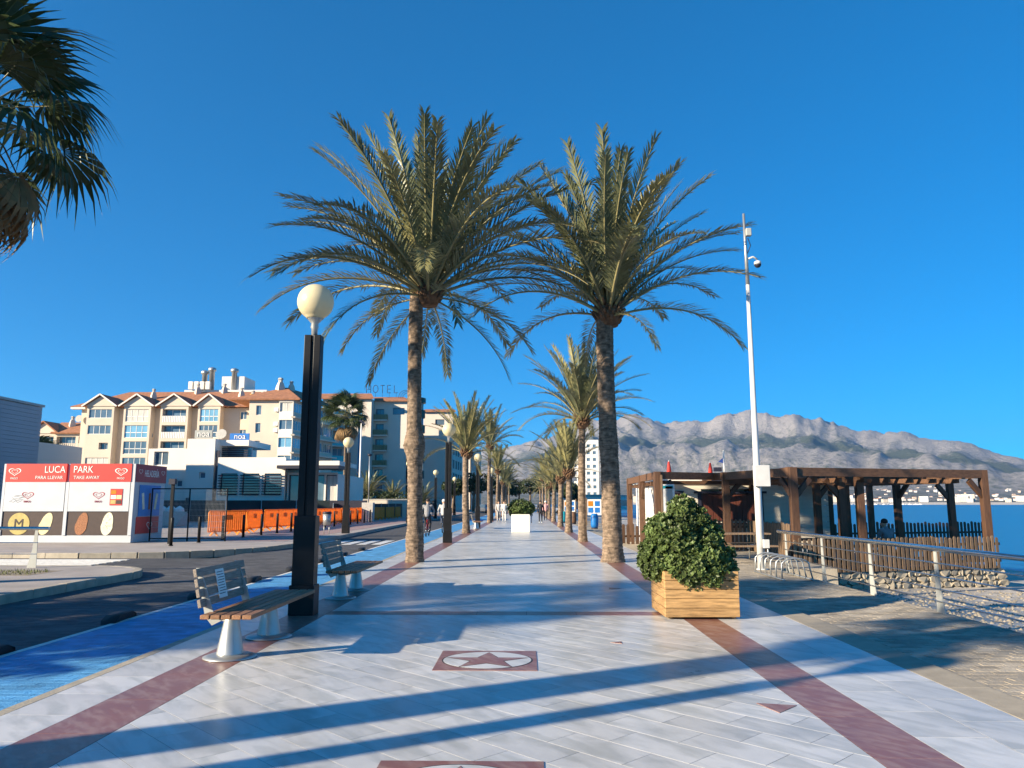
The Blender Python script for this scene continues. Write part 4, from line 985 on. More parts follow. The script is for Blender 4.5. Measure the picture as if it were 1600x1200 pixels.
class Wall:
    """a wall from plan point a to b seen from its right-hand side, with real openings"""
    def __init__(s, a_, b2, z0, z1, parent, mat, name='wall', reveal=0.3):
        s.a, s.b = Vector(a_), Vector(b2); s.u = (s.b - s.a).normalized(); s.n = Vector((s.u.y, -s.u.x)); s.L = (s.b - s.a).length
        s.z0, s.z1, s.parent, s.mat, s.name, s.ops, s.rv = z0, z1, parent, mat, name, [], reveal
    def p(s, u, v, d=0.0): q = s.a + s.u * u + s.n * d; return Vector((q.x, q.y, v))
    def opening(s, u0, u1, v0, v1, **k): s.ops.append((u0, u1, v0, v1, k)); return s
    def build(s):
        b_ = MB()
        us = sorted({0.0, s.L, *[min(max(o[i], 0), s.L) for o in s.ops for i in (0, 1)]}); vs = sorted({s.z0, s.z1, *[min(max(o[i], s.z0), s.z1) for o in s.ops for i in (2, 3)]})
        for i in range(len(us) - 1):
            for j in range(len(vs) - 1):
                cu, cv = (us[i] + us[i + 1]) / 2, (vs[j] + vs[j + 1]) / 2
                if any(o[0] < cu < o[1] and o[2] < cv < o[3] for o in s.ops): continue
                k_ = b_.add([s.p(us[i], vs[j]), s.p(us[i + 1], vs[j]), s.p(us[i + 1], vs[j + 1]), s.p(us[i], vs[j + 1])]); b_.face((k_, k_ + 1, k_ + 2, k_ + 3))
        for o in s.ops:
            c = [(o[0], o[2]), (o[1], o[2]), (o[1], o[3]), (o[0], o[3])]
            for q in range(4):
                (ua, va), (ub, vb) = c[q], c[(q + 1) % 4]
                k_ = b_.add([s.p(ua, va), s.p(ub, vb), s.p(ub, vb, -s.rv), s.p(ua, va, -s.rv)]); b_.face((k_, k_ + 1, k_ + 2, k_ + 3))
        s.obj = b_.build(s.name, s.mat, s.parent)
        for o in s.ops: s.fill(*o[:4], **o[4])
        return s
    def fill(s, u0, u1, v0, v1, bars=2, glass='glass', frame='white_paint', rail=None, d=None, parapet=None, transom=None):
        d = -s.rv * 0.55 if d is None else d
        e = 0.05
        f = MB(); 
        def bar(ua, ub, va, vb, dd=0.06): 
            k_ = f.add([s.p(ua, va, d), s.p(ub, va, d), s.p(ub, vb, d), s.p(ua, vb, d), s.p(ua, va, d - dd), s.p(ub, va, d - dd), s.p(ub, vb, d - dd), s.p(ua, vb, d - dd)])
            for q in ((0, 1, 2, 3), (0, 4, 5, 1), (1, 5, 6, 2), (2, 6, 7, 3), (3, 7, 4, 0)): f.face([k_ + i for i in q])
        bar(u0, u1, v0, v0 + e * 1.4); bar(u0, u1, v1 - e * 1.4, v1); bar(u0, u0 + e, v0 + e * 1.4, v1 - e * 1.4); bar(u1 - e, u1, v0 + e * 1.4, v1 - e * 1.4)
        for i in range(1, bars): x = u0 + (u1 - u0) * i / bars; bar(x - e * 0.7, x + e * 0.7, v0 + e * 1.4, v1 - e * 1.4)
        if transom: z = v0 + (v1 - v0) * transom; bar(u0 + e, u1 - e, z - 0.05, z + 0.05, 0.05)
        w = f.build('window', frame, s.parent)
        g_ = MB(); dd = d - 0.035
        k_ = g_.add([s.p(u0 + 0.01, v0 + 0.01, dd), s.p(u1 - 0.01, v0 + 0.01, dd), s.p(u1 - 0.01, v1 - 0.01, dd), s.p(u0 + 0.01, v1 - 0.01, dd)]); g_.face((k_, k_ + 1, k_ + 2, k_ + 3)); g_.build('pane', glass, w)
        if parapet:
            g_ = MB(); h_ = v0 + parapet[0]; n_ = parapet[2] if len(parapet) > 2 else 0
            if n_:
                for i in range(n_): 
                    ua = u0 + (u1 - u0) * (i + 0.15) / n_; ub = u0 + (u1 - u0) * (i + 0.85) / n_
                    k_ = g_.add([s.p(ua, v0, 0.02), s.p(ub, v0, 0.02), s.p(ub, h_, 0.02), s.p(ua, h_, 0.02)]); g_.face((k_, k_ + 1, k_ + 2, k_ + 3))
            k2 = g_.add([s.p(u0, h_, 0.05), s.p(u1, h_, 0.05), s.p(u1, h_ + 0.07, 0.05), s.p(u0, h_ + 0.07, 0.05), s.p(u0, h_ + 0.07, -0.02), s.p(u1, h_ + 0.07, -0.02)]); g_.face((k2, k2 + 1, k2 + 2, k2 + 3)); g_.face((k2 + 3, k2 + 2, k2 + 5, k2 + 4)); g_.build('balustrade', parapet[1], s.parent)
def solid(name, mat, parent, *boxes):
    b_ = MB()
    for q in boxes: b_.bb(*q)
    return b_.build(name, mat, parent)
def slope_roof(name, parent, quads, mat='roof_tile', thick=0.22):
    b_ = MB()
    for q in quads:
        P = [Vector(p) for p in q]; b_.plate(P, thick)
    return b_.build(name, mat, parent)
def chimney(parent, x, y, z, h=1.7, w=0.9):
    b_ = MB(); b_.lathe([(w * 0.75, 0), (w * 0.62, h * 0.45), (w * 0.42, h * 0.75), (w * 0.40, h * 0.8)], 4, c=(x, y, z), smooth=False); c = b_.build('chimney', 'cream_wall', parent)
    MB().lathe([(w * 0.3, h * 0.8), (w * 0.3, h * 1.02), (w * 0.42, h * 1.04), (w * 0.3, h * 1.16)], 6, c=(x, y, z), smooth=False).build('cowl', 'concrete', c)

# --- gabled apartment block
ap = thing('apartment_block', 'cream apartment block with four tiled gables and glazed balconies', 'building', (0, 0, 0))
FY = 124.5
wl = Wall((-74.0, FY + 1.6), (-43.0, FY + 1.6), 0, 17.2, ap, 'cream_wall')
bays = [(-72.2, 4.5), (-66.1, 4.5), (-60.0, 4.6), (-53.8, 3.7)]
for bx, bw in bays:
    for s_ in range(5): pass
wl.opening(29.4 - 0.55, 29.4 + 0.55, 15.3, 16.4, bars=1, glass='glass').opening(29.4 - 0.55, 29.4 + 0.55, 12.3, 13.4, bars=1)
wl.opening(26.6, 27.7, 15.3, 16.6, bars=2).opening(26.6, 27.7, 12.3, 13.6, bars=2)
wl.build()
solid('core', 'cream_wall', ap, (-74.0, -43.0, FY + 2.2, FY + 16, 0, 17.1))
for bi, (bx, bw) in enumerate(bays):
    w = Wall((bx, FY), (bx + bw, FY), 0, 17.35, ap, 'cream_wall', 'bay_wall', reveal=0.9)
    for s_ in range(5):
        f0 = 14.55 - s_ * 2.65
        gl = ('glass', 'curtain', 'glass', 'sky_glass', 'curtain')[(s_ * 2 + bi) % 5]
        if bi == 0 and s_ == 2: w.opening(2.4, 3.9, f0 + 1.0, f0 + 2.1, bars=2)
        elif bi == 2: w.opening(0.35, bw - 0.35, f0 + 0.15, f0 + 2.3, bars=3, glass='glass', d=-0.85, parapet=(0.95, 'white_paint', 14))
        else: w.opening(0.35, bw - 0.35, f0 + (0.25 if bi % 2 else 0.85), f0 + 2.3, bars=4, glass=gl, transom=0.42 if bi % 2 else None, d=-0.12)
    w.build()
    b_ = MB()
    for x in (bx, bx + bw):
        k_ = b_.add([(x, FY, 0), (x, FY + 1.6, 0), (x, FY + 1.6, 17.35), (x, FY, 17.35)]); b_.face((k_, k_ + 1, k_ + 2, k_ + 3))
    b_.build('bay_side', 'cream_wall', ap)
    c = bx + bw / 2
    b_ = MB(); b_.plate([(bx - 0.3, FY - 0.05, 17.36), (bx + bw + 0.3, FY - 0.05, 17.36), (c, FY - 0.05, 19.0)], 0.2); b_.build('gable', 'cream_wall', ap)
    slope_roof('gable_roof', ap, [[(bx - 0.65, FY - 0.5, 17.3), (bx - 0.65, FY + 6, 17.3), (c, FY + 6, 19.3), (c, FY - 0.5, 19.3)], [(c, FY - 0.5, 19.3), (c, FY + 6, 19.3), (bx + bw + 0.65, FY + 6, 17.3), (bx + bw + 0.65, FY - 0.5, 17.3)]], thick=0.16)
    b_ = MB(); b_.beam((bx - 0.65, FY - 0.58, 17.3), (c, FY - 0.58, 19.3), 0.12, 0.22); b_.beam((c, FY - 0.58, 19.3), (bx + bw + 0.65, FY - 0.58, 17.3), 0.12, 0.22); b_.build('verge_board', 'white_wall', ap)
rf = slope_roof('main_roof', ap, [[(-75.5, FY + 0.8, 17.35), (-43.0, FY + 0.8, 17.35), (-43.0, FY + 9, 20.9), (-70, FY + 9, 20.9)], [(-75.5, FY + 0.8, 17.35), (-70, FY + 9, 20.9), (-75.5, FY + 17, 17.35)], [(-75.5, FY + 17, 17.35), (-70, FY + 9, 20.9), (-43, FY + 9, 20.9), (-43, FY + 17, 17.35)]])
solid('eaves', 'white_wall', ap, (-75.4, -73.0, FY + 0.7, FY + 1.6, 17.0, 17.3))
for x, y, z in ((-63.8, FY + 5, 19.0), (-57.5, FY + 8, 20.3), (-53.0, FY + 8.5, 20.4), (-49.0, FY + 6, 19.3), (-46.3, FY + 4, 18.5), (-44.2, FY + 3.0, 18.2)): chimney(ap, x, y, z)
MB().tube([(-45.3, FY + 1.35, 5), (-45.3, FY + 1.35, 17.0), (-45.6, FY + 1.4, 19.5)], 0.28, 10).build('yellow_flue', 'yellow_pipe', ap)
for x, z in ((-74.05, 15.4), (-62.0, 12.6)): MB().lathe([(0.02, 0.0), (0.35, 0.05), (0.6, 0.2)], 14, c=(0, 0, 0)).build('satellite_dish', 'concrete', ap).matrix_local = Matrix.Translation((x, FY + 1.2, z)) @ Matrix.Rotation(R(80), 4, 'X')
# --- right wing of the block
rw = thing('apartment_wing', 'cream apartment wing with glazed corner balconies and hipped tile roof', 'building', (0, 0, 0))
WY = 118.0
w = Wall((-43.0, WY), (-38.2, WY), 0, 17.5, rw, 'cream_wall')
for s_ in range(4):
    f0 = 14.6 - s_ * 2.75
    w.opening(1.1, 1.9, f0 + 0.5, f0 + 2.0, bars=1)
w.build()
w = Wall((-38.2, WY - 0.35), (-36.0, WY - 0.35), 0, 17.5, rw, 'white_wall', 'corner_wall', reveal=0.3)
for s_ in range(5): f0 = 14.6 - s_ * 2.75; w.opening(0.1, 2.1, f0 + 0.95, f0 + 2.45, bars=2, glass=('curtain', 'glass', 'sky_glass', 'glass', 'glass')[s_])
w.build()
w = Wall((-36.0, WY - 0.35), (-33.6, WY + 15), 0, 17.5, rw, 'cream_wall', 'side_wall', reveal=0.3)
for s_ in range(5):
    f0 = 14.6 - s_ * 2.75
    for k_ in range(4): w.opening(0.4 + k_ * 3.8, 3.9 + k_ * 3.8, f0 + 0.95, f0 + 2.45, bars=4, glass=('sky_glass', 'glass')[(k_ + s_) % 2])
w.build()
b_ = MB()
for s_ in range(5): b_.prism([(-36.2, WY - 0.6), (-35.6, WY - 0.5), (-32.6, WY + 14.6), (-33.8, WY + 15)], 14.6 - s_ * 2.75, 14.85 - s_ * 2.75)
b_.build('balcony_slabs', 'cream_wall', rw)
solid('core', 'cream_wall', rw, (-42.9, -36.8, WY + 0.4, WY + 15, 0, 17.4))
for z in (15.6, 13.4, 12.4): solid('air_conditioner', 'white_paint', rw, (-38.95, -38.3, WY - 0.4, WY - 0.01, z, z + 0.6))
ax_ = (-39.2, WY + 6)
slope_roof('roof', rw, [[(-46.0, WY - 0.7, 17.45), (-34.9, WY - 0.7, 17.45), (ax_[0], ax_[1], 20.2)], [(-34.9, WY - 0.7, 17.45), (-32.4, WY + 15.5, 17.45), (-37.5, WY + 15.5, 20.2), (ax_[0], ax_[1], 20.2)], [(-46.0, WY - 0.7, 17.45), (ax_[0], ax_[1], 20.2), (-37.5, WY + 15.5, 20.2), (-46.0, WY + 15.5, 17.45)]])
chimney(rw, -39.9, WY + 5.0, 19.3, 2.1, 1.2); chimney(rw, -38.4, WY + 6.0, 19.6, 1.5)
# rooftop plant of a building behind
rp = thing('rooftop_plant', 'white rooftop plant room with twin steel flues behind the tiled roof', 'building', (0, 0, 0))
solid('wall', 'white_wall', rp, (-66, -50, 146, 156, 0, 23.2), (-59.2, -54.8, 147, 153, 23.2, 26.0))
for x, h_ in ((-62.6, 27.2), (-61.2, 27.8), (-56.8, 27.6)):
    b_ = MB(); b_.lathe([(0.5, 23), (0.5, h_ - 0.8), (0.75, h_ - 0.7), (0.75, h_ - 0.2), (0.3, h_)], 12, c=(x, 147, 0)); b_.build('flue', 'zinc', rp)
for k_ in range(4): MB().box((-64.5 + k_ * 1.1, 145.5, 24.0), (0.8, 0.8, 1.5)).build('vent', 'white_wall', rp)
# --- rear block far left
rb_ = thing('rear_apartment', 'low cream apartment block with tiled gable at the far left', 'building', (0, 0, 0))
w = Wall((-97.5, 150), (-84.0, 150), 0, 15.2, rb_, 'cream_wall', reveal=1.0)
for s_ in range(4):
    f0 = 12.2 - s_ * 3.0
    for k_ in range(3): w.opening(0.5 + k_ * 4.4, 4.3 + k_ * 4.4, f0 + 0.1, f0 + 2.4, bars=3, glass='glass', d=-0.95, parapet=(0.9, 'cream_wall', 9))
w.build(); solid('core', 'cream_wall', rb_, (-97.4, -84.0, 151.1, 162, 0, 15.1))
b_ = MB(); b_.plate([(-97.9, 149.9, 15.2), (-92.5, 149.9, 15.2), (-95.2, 149.9, 17.3)], 0.2); b_.build('gable', 'cream_wall', rb_)
slope_roof('roof', rb_, [[(-98.4, 149.3, 15.2), (-95.2, 149.3, 17.6), (-95.2, 156, 17.6), (-98.4, 156, 15.2)], [(-95.2, 149.3, 17.6), (-92.0, 149.3, 15.2), (-92.0, 156, 15.2), (-95.2, 156, 17.6)], [(-93.5, 149.3, 15.2), (-83.5, 149.3, 15.2), (-85, 155, 17.8), (-95, 155, 17.8)]])
for x in (-91.5, -88.0): chimney(rb_, x, 153, 16.6, 2.0, 1.1)
# --- grey clad building
gb = thing('grey_building', 'windowless grey clad building at the left edge behind the kiosk', 'building', (0, 0, 0))
solid('core', 'grey_clad', gb, (-54, -37.48, 36, 58.4, 0, 8.75))
for i in range(29):
    z = i * 0.305
    solid('cladding_board', 'grey_clad', gb, (-37.47, -37.40, 36, 58.45, z, z + 0.285)); solid('cladding_board', 'grey_clad', gb, (-54, -37.48, 35.93, 35.99, z, z + 0.285))
solid('parapet', 'grey_paint', gb, (-54.1, -37.3, 35.8, 58.6, 8.87, 9.05))
solid('side_annex', 'hotel_wall', gb, (-43, -38.4, 58.7, 66, 0, 6.3))
solid('annex_door', 'dark_trim', gb, (-38.39, -38.34, 60, 61, 2.0, 4.2))

# --- hotel
ho = thing('hotel', 'pale hotel with stacked balconies, green balcony tower and roof lettering', 'building', (0, 0, 0))
w = Wall((-39.0, 146), (-29.6, 146), 0, 21.4, ho, 'hotel_wall', reveal=0.3)
for s_ in range(6): f0 = 18.2 - s_ * 2.95; w.opening(0.2, 4.0, f0 + 0.2, f0 + 2.5, bars=4, glass=('curtain', 'sky_glass')[s_ % 2])
w.opening(6.9, 7.7, 3.0, 21.3, bars=1, glass='sky_glass'); w.build()
for s_ in range(6):
    f0 = 18.2 - s_ * 2.95
    b_ = MB(); b_.prism([(-39, 145.9), (-39, 143.2), (-36.5, 143.2), (-33.6, 145.9)], f0 - 0.2, f0); bl = b_.build('balcony', 'hotel_wall', ho)
    b_ = MB(); b_.plate([(-38.9, 143.25, f0), (-36.5, 143.25, f0), (-36.5, 143.25, f0 + 1.05), (-38.9, 143.25, f0 + 1.05)], 0.04); b_.plate([(-36.45, 143.25, f0), (-33.7, 145.8, f0), (-33.7, 145.8, f0 + 1.05), (-36.45, 143.25, f0 + 1.05)], 0.04); b_.build('glass_rail', 'teal_glass', bl)
solid('core', 'hotel_wall', ho, (-38.9, -29.62, 146.4, 160, 0, 21.3))
b_ = MB(); k_ = b_.add([(-29.6, 146, 0), (-29.6, 149, 0), (-29.6, 149, 21.4), (-29.6, 146, 21.4)]); b_.face((k_, k_ + 1, k_ + 2, k_ + 3)); b_.build('return_wall', 'hotel_wall', ho)
w = Wall((-29.6, 149), (-23.2, 149), 0, 21.3, ho, 'hotel_wall', reveal=0.3)
w.opening(3.6, 5.9, 18.7, 20.0, bars=1, glass='glass', frame='dark_trim')
for s_ in range(6): f0 = 17.6 - s_ * 2.95; w.opening(0.3, 1.9, f0 + 0.1, f0 + 2.2, bars=2, glass='glass', frame='dark_trim')
w.build(); solid('core_b', 'hotel_wall', ho, (-29.5, -23.25, 149.4, 162, 0, 21.2))
for s_ in range(6):
    f0 = 17.6 - s_ * 2.95
    bl = solid('balcony', 'hotel_wall', ho, (-29.58, -26.9, 147.7, 148.98, f0 - 0.25, f0)); 
    for k_ in range(8): solid('rail_panel', 'olive_panel', bl, (-29.5 + k_ * 0.325, -29.5 + k_ * 0.325 + 0.29, 147.72, 147.76, f0, f0 + 1.0))
    solid('rail_end', 'olive_panel', bl, (-26.95, -26.91, 147.78, 148.9, f0, f0 + 1.0))
for s_ in range(7):
    f0 = 18.1 - s_ * 2.95; cx, cy = -21.6, 150.2
    b_ = MB(); b_.lathe([(1.75, f0), (1.75, f0 + 1.55)], 16, c=(cx, cy, 0), smooth=False); gp_ = b_.build('balcony_front', 'green_panel', ho)
    for k_ in range(16): a_ = k_ * 2 * math.pi / 16; solid('rib', 'green_panel', gp_, (cx + 1.77 * math.cos(a_) - 0.03, cx + 1.77 * math.cos(a_) + 0.03, cy + 1.77 * math.sin(a_) - 0.03, cy + 1.77 * math.sin(a_) + 0.03, f0 + 0.02, f0 + 1.53))
    b_ = MB(); b_.lathe([(1.3, f0 + 1.56), (1.3, f0 + 2.94)], 10, c=(cx, cy, 0), smooth=False); b_.build('tower_glass', 'sky_glass' if s_ % 2 else 'curtain', ho)
    for k_ in range(8): a_ = k_ * 2 * math.pi / 8; solid('mullion', 'dark_trim', ho, (cx + 1.36 * math.cos(a_) - 0.05, cx + 1.36 * math.cos(a_) + 0.05, cy + 1.36 * math.sin(a_) - 0.05, cy + 1.36 * math.sin(a_) + 0.05, f0 + 1.56, f0 + 2.94))
MB().lathe([(1.9, 21.05), (1.9, 22.0), (1.7, 22.1)], 16, c=(-21.6, 150.2, 0), smooth=False).build('tower_cap', 'green_panel', ho)
slope_roof('roof', ho, [[(-41, 145.2, 21.4), (-29.0, 145.2, 21.4), (-30.5, 150, 22.9), (-41, 150, 22.9)], [(-29.5, 148.2, 21.3), (-22.6, 148.2, 21.3), (-24.5, 153, 22.6), (-30.5, 153, 22.6)]])
sg = thing('hotel_sign', 'thin rooftop letters reading HOTEL with arched logo on the hotel', 'sign', (0, 0, 0))
LET = {'H': [((0, 0), (0, 1)), ((0.6, 0), (0.6, 1)), ((0, .5), (.6, .5))], 'T': [((0.3, 0), (0.3, 1)), ((0, 1), (0.6, 1))], 'E': [((0, 0), (0, 1)), ((0, 1), (.5, 1)), ((0, .5), (.45, .5)), ((0, 0), (.5, 0))], 'L': [((0, 0), (0, 1)), ((0, 0), (.5, 0))]}
for i, ch in enumerate('HOTEL'):
    x0 = -31.6 + i * 1.38; b_ = MB()
    if ch == 'O':
        b_.tube([(x0 + 0.42 + 0.62 * math.cos(R(a_)) * 0.8, 150.5, 23.25 + 0.75 + 0.75 * math.sin(R(a_))) for a_ in range(0, 361, 20)], 0.06, 6)
    else:
        for (p, q) in LET[ch]: b_.tube([(x0 + p[0] * 1.4, 150.5, 23.2 + p[1] * 1.5), (x0 + q[0] * 1.4, 150.5, 23.2 + q[1] * 1.5)], 0.06, 6)
    b_.tube([(x0 + 0.4, 150.6, 22.4), (x0 + 0.4, 150.6, 23.3)], 0.03, 5); b_.build('letter', 'dark_trim', sg)
for k_ in range(3):
    b_ = MB(); b_.tube([(-25.2 + k_ * 0.4 + 2.0 * (1 - math.cos(R(a_))) * 0.7, 150.5, 22.2 + 1.5 * math.sin(R(a_)) * (1 - k_ * 0.15)) for a_ in range(0, 121, 12)], 0.05, 6); b_.build('logo_arc', 'dark_trim', sg)
# further blocks behind the left palms
b3 = thing('far_block', 'tall pale block partly hidden behind the knobbly palm', 'building', (0, 0, 0))
w = Wall((-22.5, 168), (-16.0, 168), 0, 21.5, b3, 'hotel_wall', reveal=0.3)
w.opening(2.6, 4.6, 18.6, 19.8, bars=1, glass='glass', frame='dark_trim'); w.build()
w = Wall((-16.0, 168), (-15.2, 185), 0, 21.5, b3, 'hotel_wall', 'side_wall', reveal=0.3)
for s_ in range(6):
    for k_ in range(4): w.opening(0.8 + k_ * 4, 3.4 + k_ * 4, 18.0 - s_ * 2.95, 19.9 - s_ * 2.95, bars=2, glass='glass', frame='dark_trim')
w.build(); solid('core', 'hotel_wall', b3, (-22.4, -16.4, 168.5, 184, 0, 21.4)); slope_roof('roof', b3, [[(-23, 167.3, 21.5), (-15.3, 167.3, 21.5), (-16.5, 175, 22.8), (-23, 175, 22.8)]])
b4 = thing('distant_block', 'shaded block at the far end of the street', 'building', (0, 0, 0))
w = Wall((-14.5, 205), (-13.5, 232), 0, 17, b4, 'hotel_wall', 'side_wall', reveal=0.3)
for s_ in range(5):
    for k_ in range(6): w.opening(1 + k_ * 4.3, 4 + k_ * 4.3, 1.0 + s_ * 3.1, 3.0 + s_ * 3.1, bars=2, glass='glass')
w.build(); solid('core', 'hotel_wall', b4, (-26, -14.8, 205, 232, 0, 16.9))

# --- white restaurant
no = thing('restaurant', 'white flat roofed restaurant with dark louvre screens and roof signs', 'building', (0, 0, 0))
w = Wall((-32.6, 66), (-29.0, 66), 0, 6.2, no, 'white_wall'); w.opening(0.5, 1.75, 4.75, 5.95, bars=2); w.opening(0.5, 1.0, 2.9, 3.5, bars=1); w.opening(2.6, 3.1, 2.9, 3.5, bars=1); w.build()
w = Wall((-29.0, 65.4), (-26.6, 65.4), 0, 7.0, no, 'white_wall', 'tower_wall'); w.opening(1.2, 1.7, 3.6, 4.15, bars=1); w.opening(0.1, 0.5, 1.5, 2.0, bars=1, frame='dark_trim'); w.build()
w = Wall((-26.6, 65.4), (-26.0, 72), 0, 7.0, no, 'white_wall', 'tower_side'); w.build()
solid('core', 'white_wall', no, (-32.5, -29.0, 66.3, 76, 0, 6.15), (-28.9, -26.7, 65.8, 76, 0, 6.95))
sc_ = solid('screen_panel', 'dark_trim', no, (-26.5, -26.2, 65.5, 65.6, 0.9, 6.0))
for i in range(9): z = 4.9 + i * 0.16; solid('louvre', 'dark_trim', no, (-26.45, -24.2, 66.6, 66.75, z, z + 0.09))
solid('screen_back', 'sky_glass', no, (-26.3, -24.2, 67.6, 67.8, 4.6, 6.4)); solid('tower_canopy', 'white_wall', no, (-26.58, -24.0, 66.2, 72, 6.45, 6.95))
w = Wall((-25.9, 64.5), (-20.2, 64.5), 0, 5.35, no, 'white_wall', 'front_wall')
for k_ in range(3): w.opening(0.3 + k_ * 1.85, 1.7 + k_ * 1.85, 2.2, 4.0, bars=1, glass='glass', frame='dark_trim')
w.build(); solid('core_b', 'white_wall', no, (-25.8, -20.3, 64.9, 76, 0, 5.3))
for k_ in range(3):
    for i in range(8): z = 2.25 + i * 0.22; solid('louvre', 'dark_trim', no, (-25.75 + k_ * 1.85, -24.1 + k_ * 1.85, 64.28, 64.42, z, z + 0.075))
w = Wall((-20.2, 65.2), (-15.9, 65.2), 0, 4.1, no, 'white_wall', 'glass_front')
for k_ in range(4): w.opening(0.15 + k_ * 1.05, 1.05 + k_ * 1.05, 1.6, 3.9, bars=1, glass='curtain' if k_ % 2 else 'glass', frame='dark_trim')
w.build(); solid('core_c', 'white_wall', no, (-20.1, -16.0, 65.6, 76, 0, 4.0))
solid('awning', 'dark_trim', no, (-20.5, -15.4, 63.2, 66, 4.35, 4.62)); solid('terrace_roof', 'white_wall', no, (-20.5, -15.4, 63.5, 70, 4.63, 5.0))
solid('black_plinth', 'dark_trim', no, (-22.5, -12.9, 62.5, 63.0, 0, 1.75)); solid('terrace_wall', 'white_wall', no, (-26.5, -22.6, 62.5, 63, 0, 1.7))
s1 = MB().bb(-28.5, -27.0, 65.6, 65.75, 7.05, 7.75).build('roof_sign', 'grey_paint', no); lettering('noa', 0.75, 'white_paint', s1, (-27.75, 65.56, 7.42))
s2 = MB().bb(-26.0, -24.3, 67.0, 67.15, 7.0, 7.6).build('roof_sign', 'sign_blue', no); lettering('noa', 0.7, 'white_paint', s2, (-25.1, 66.96, 7.32))
MB().lathe([(0.02, 0), (0.3, 0.08), (0.48, 0.22)], 16).build('satellite_dish', 'concrete', no).matrix_local = Matrix.Translation((-26.9, 67.5, 7.5)) @ Matrix.Rotation(R(70), 4, 'X')

# --- garden wall and hedge in front of the hotel
gw = thing('garden_wall', 'cream garden wall below the hotel hedge', 'wall', (0, 0, 0)); solid('wall', 'cream_wall', gw, (-24.5, -12.9, 84, 84.4, 0, 1.9)); solid('coping', 'concrete', gw, (-24.6, -12.8, 83.95, 84.45, 1.9, 2.0))
for k_ in range(4): solid('gate_bar', 'white_paint', gw, (-12.6 + k_ * 0.35, -12.55 + k_ * 0.35, 84.1, 84.2, 0, 3.0))
for i, (x, y, z, sx, lb) in enumerate(((-20.5, 87, 2.2, 1.5, 'spiky yellow green palm shrub left above the garden wall'), (-18.0, 88, 2.4, 1.9, 'largest spiky palm shrub above the garden wall'), (-15.0, 87.5, 2.0, 1.5, 'dark spiky palm shrub right above the garden wall'), (-12.3, 92, 1.6, 1.7, 'palm shrub beside the far pavement lamps'))):
    t = thing('palm_shrub', lb, 'shrub', (x, y, z - 1.4), 0, 'palm shrubs behind the garden wall')
    MB().lathe([(0.3, 0), (0.25, 1.3)], 8).build('trunk', 'palm_bark', t)
    for k_ in range(26): 
        ci = min(7, 1 + k_ // 5); az = k_ * 2.4; q = 0.42 * sx
        link('frond', FROND[ci, k_ % 3, 1 if k_ % 3 else 0], t, (0, 0, 1.3), (0, 0, az), (q, q, q))
hd = thing('hedge', 'dark green hedge along the garden wall', 'hedge', (-18.5, 86, 0)); leaf_mass('foliage', [(x, 0, 1.9, 1.3, 0.9, 0.9) for x in (-5, -3.4, -1.8, -0.2, 1.4, 3.0, 4.6)], 1600, 55, leaf=0.16, per=6, parent=hd, mat='fan_green')
# dark wood of trees at the far end
for i, (x, y, h_, lb) in enumerate(((-9.5, 140, 7, 'dark tree left of the far promenade'), (-7, 155, 8, 'dark tree behind the far lamps'), (-4.5, 175, 8, 'dark tree closing the promenade on the left'), (4.5, 160, 7.5, 'dark tree closing the promenade on the right'), (1.0, 200, 9, 'dark tree at the very end of the promenade'), (8.0, 150, 5.5, 'low tree near the white tower block'), (-11.5, 122, 5.5, 'dark bushy tree beside the far pavement'), (11.5, 170, 5.0, 'pale green tree below the white tower block'), (-2.0, 215, 9, 'tall dark tree at the vanishing point'))):
    t = thing('far_tree', lb, 'tree', (x, y, 0), 0, 'trees at the far end of the promenade')
    b_ = MB(); b_.tube([(0, 0, 0), (0.1, 0, h_ * 0.4), (0, 0.1, h_ * 0.75)], [0.3, 0.22, 0.08], 8)
    for k_ in range(5): a_ = k_ * 1.3; b_.tube([(0.05, 0, h_ * 0.4), (math.cos(a_) * h_ * 0.2, math.sin(a_) * h_ * 0.2, h_ * 0.7)], [0.12, 0.04], 5)
    b_.build('trunk', 'palm_bark', t)
    r_ = random.Random(i); leaf_mass('crown', [(r_.uniform(-1, 1) * h_ * 0.22, r_.uniform(-1, 1) * h_ * 0.2, h_ * r_.uniform(0.55, 0.85), h_ * 0.2, h_ * 0.2, h_ * 0.16) for _ in range(7)], 700, 60 + i, leaf=0.28, per=5, parent=t, mat='fan_green')

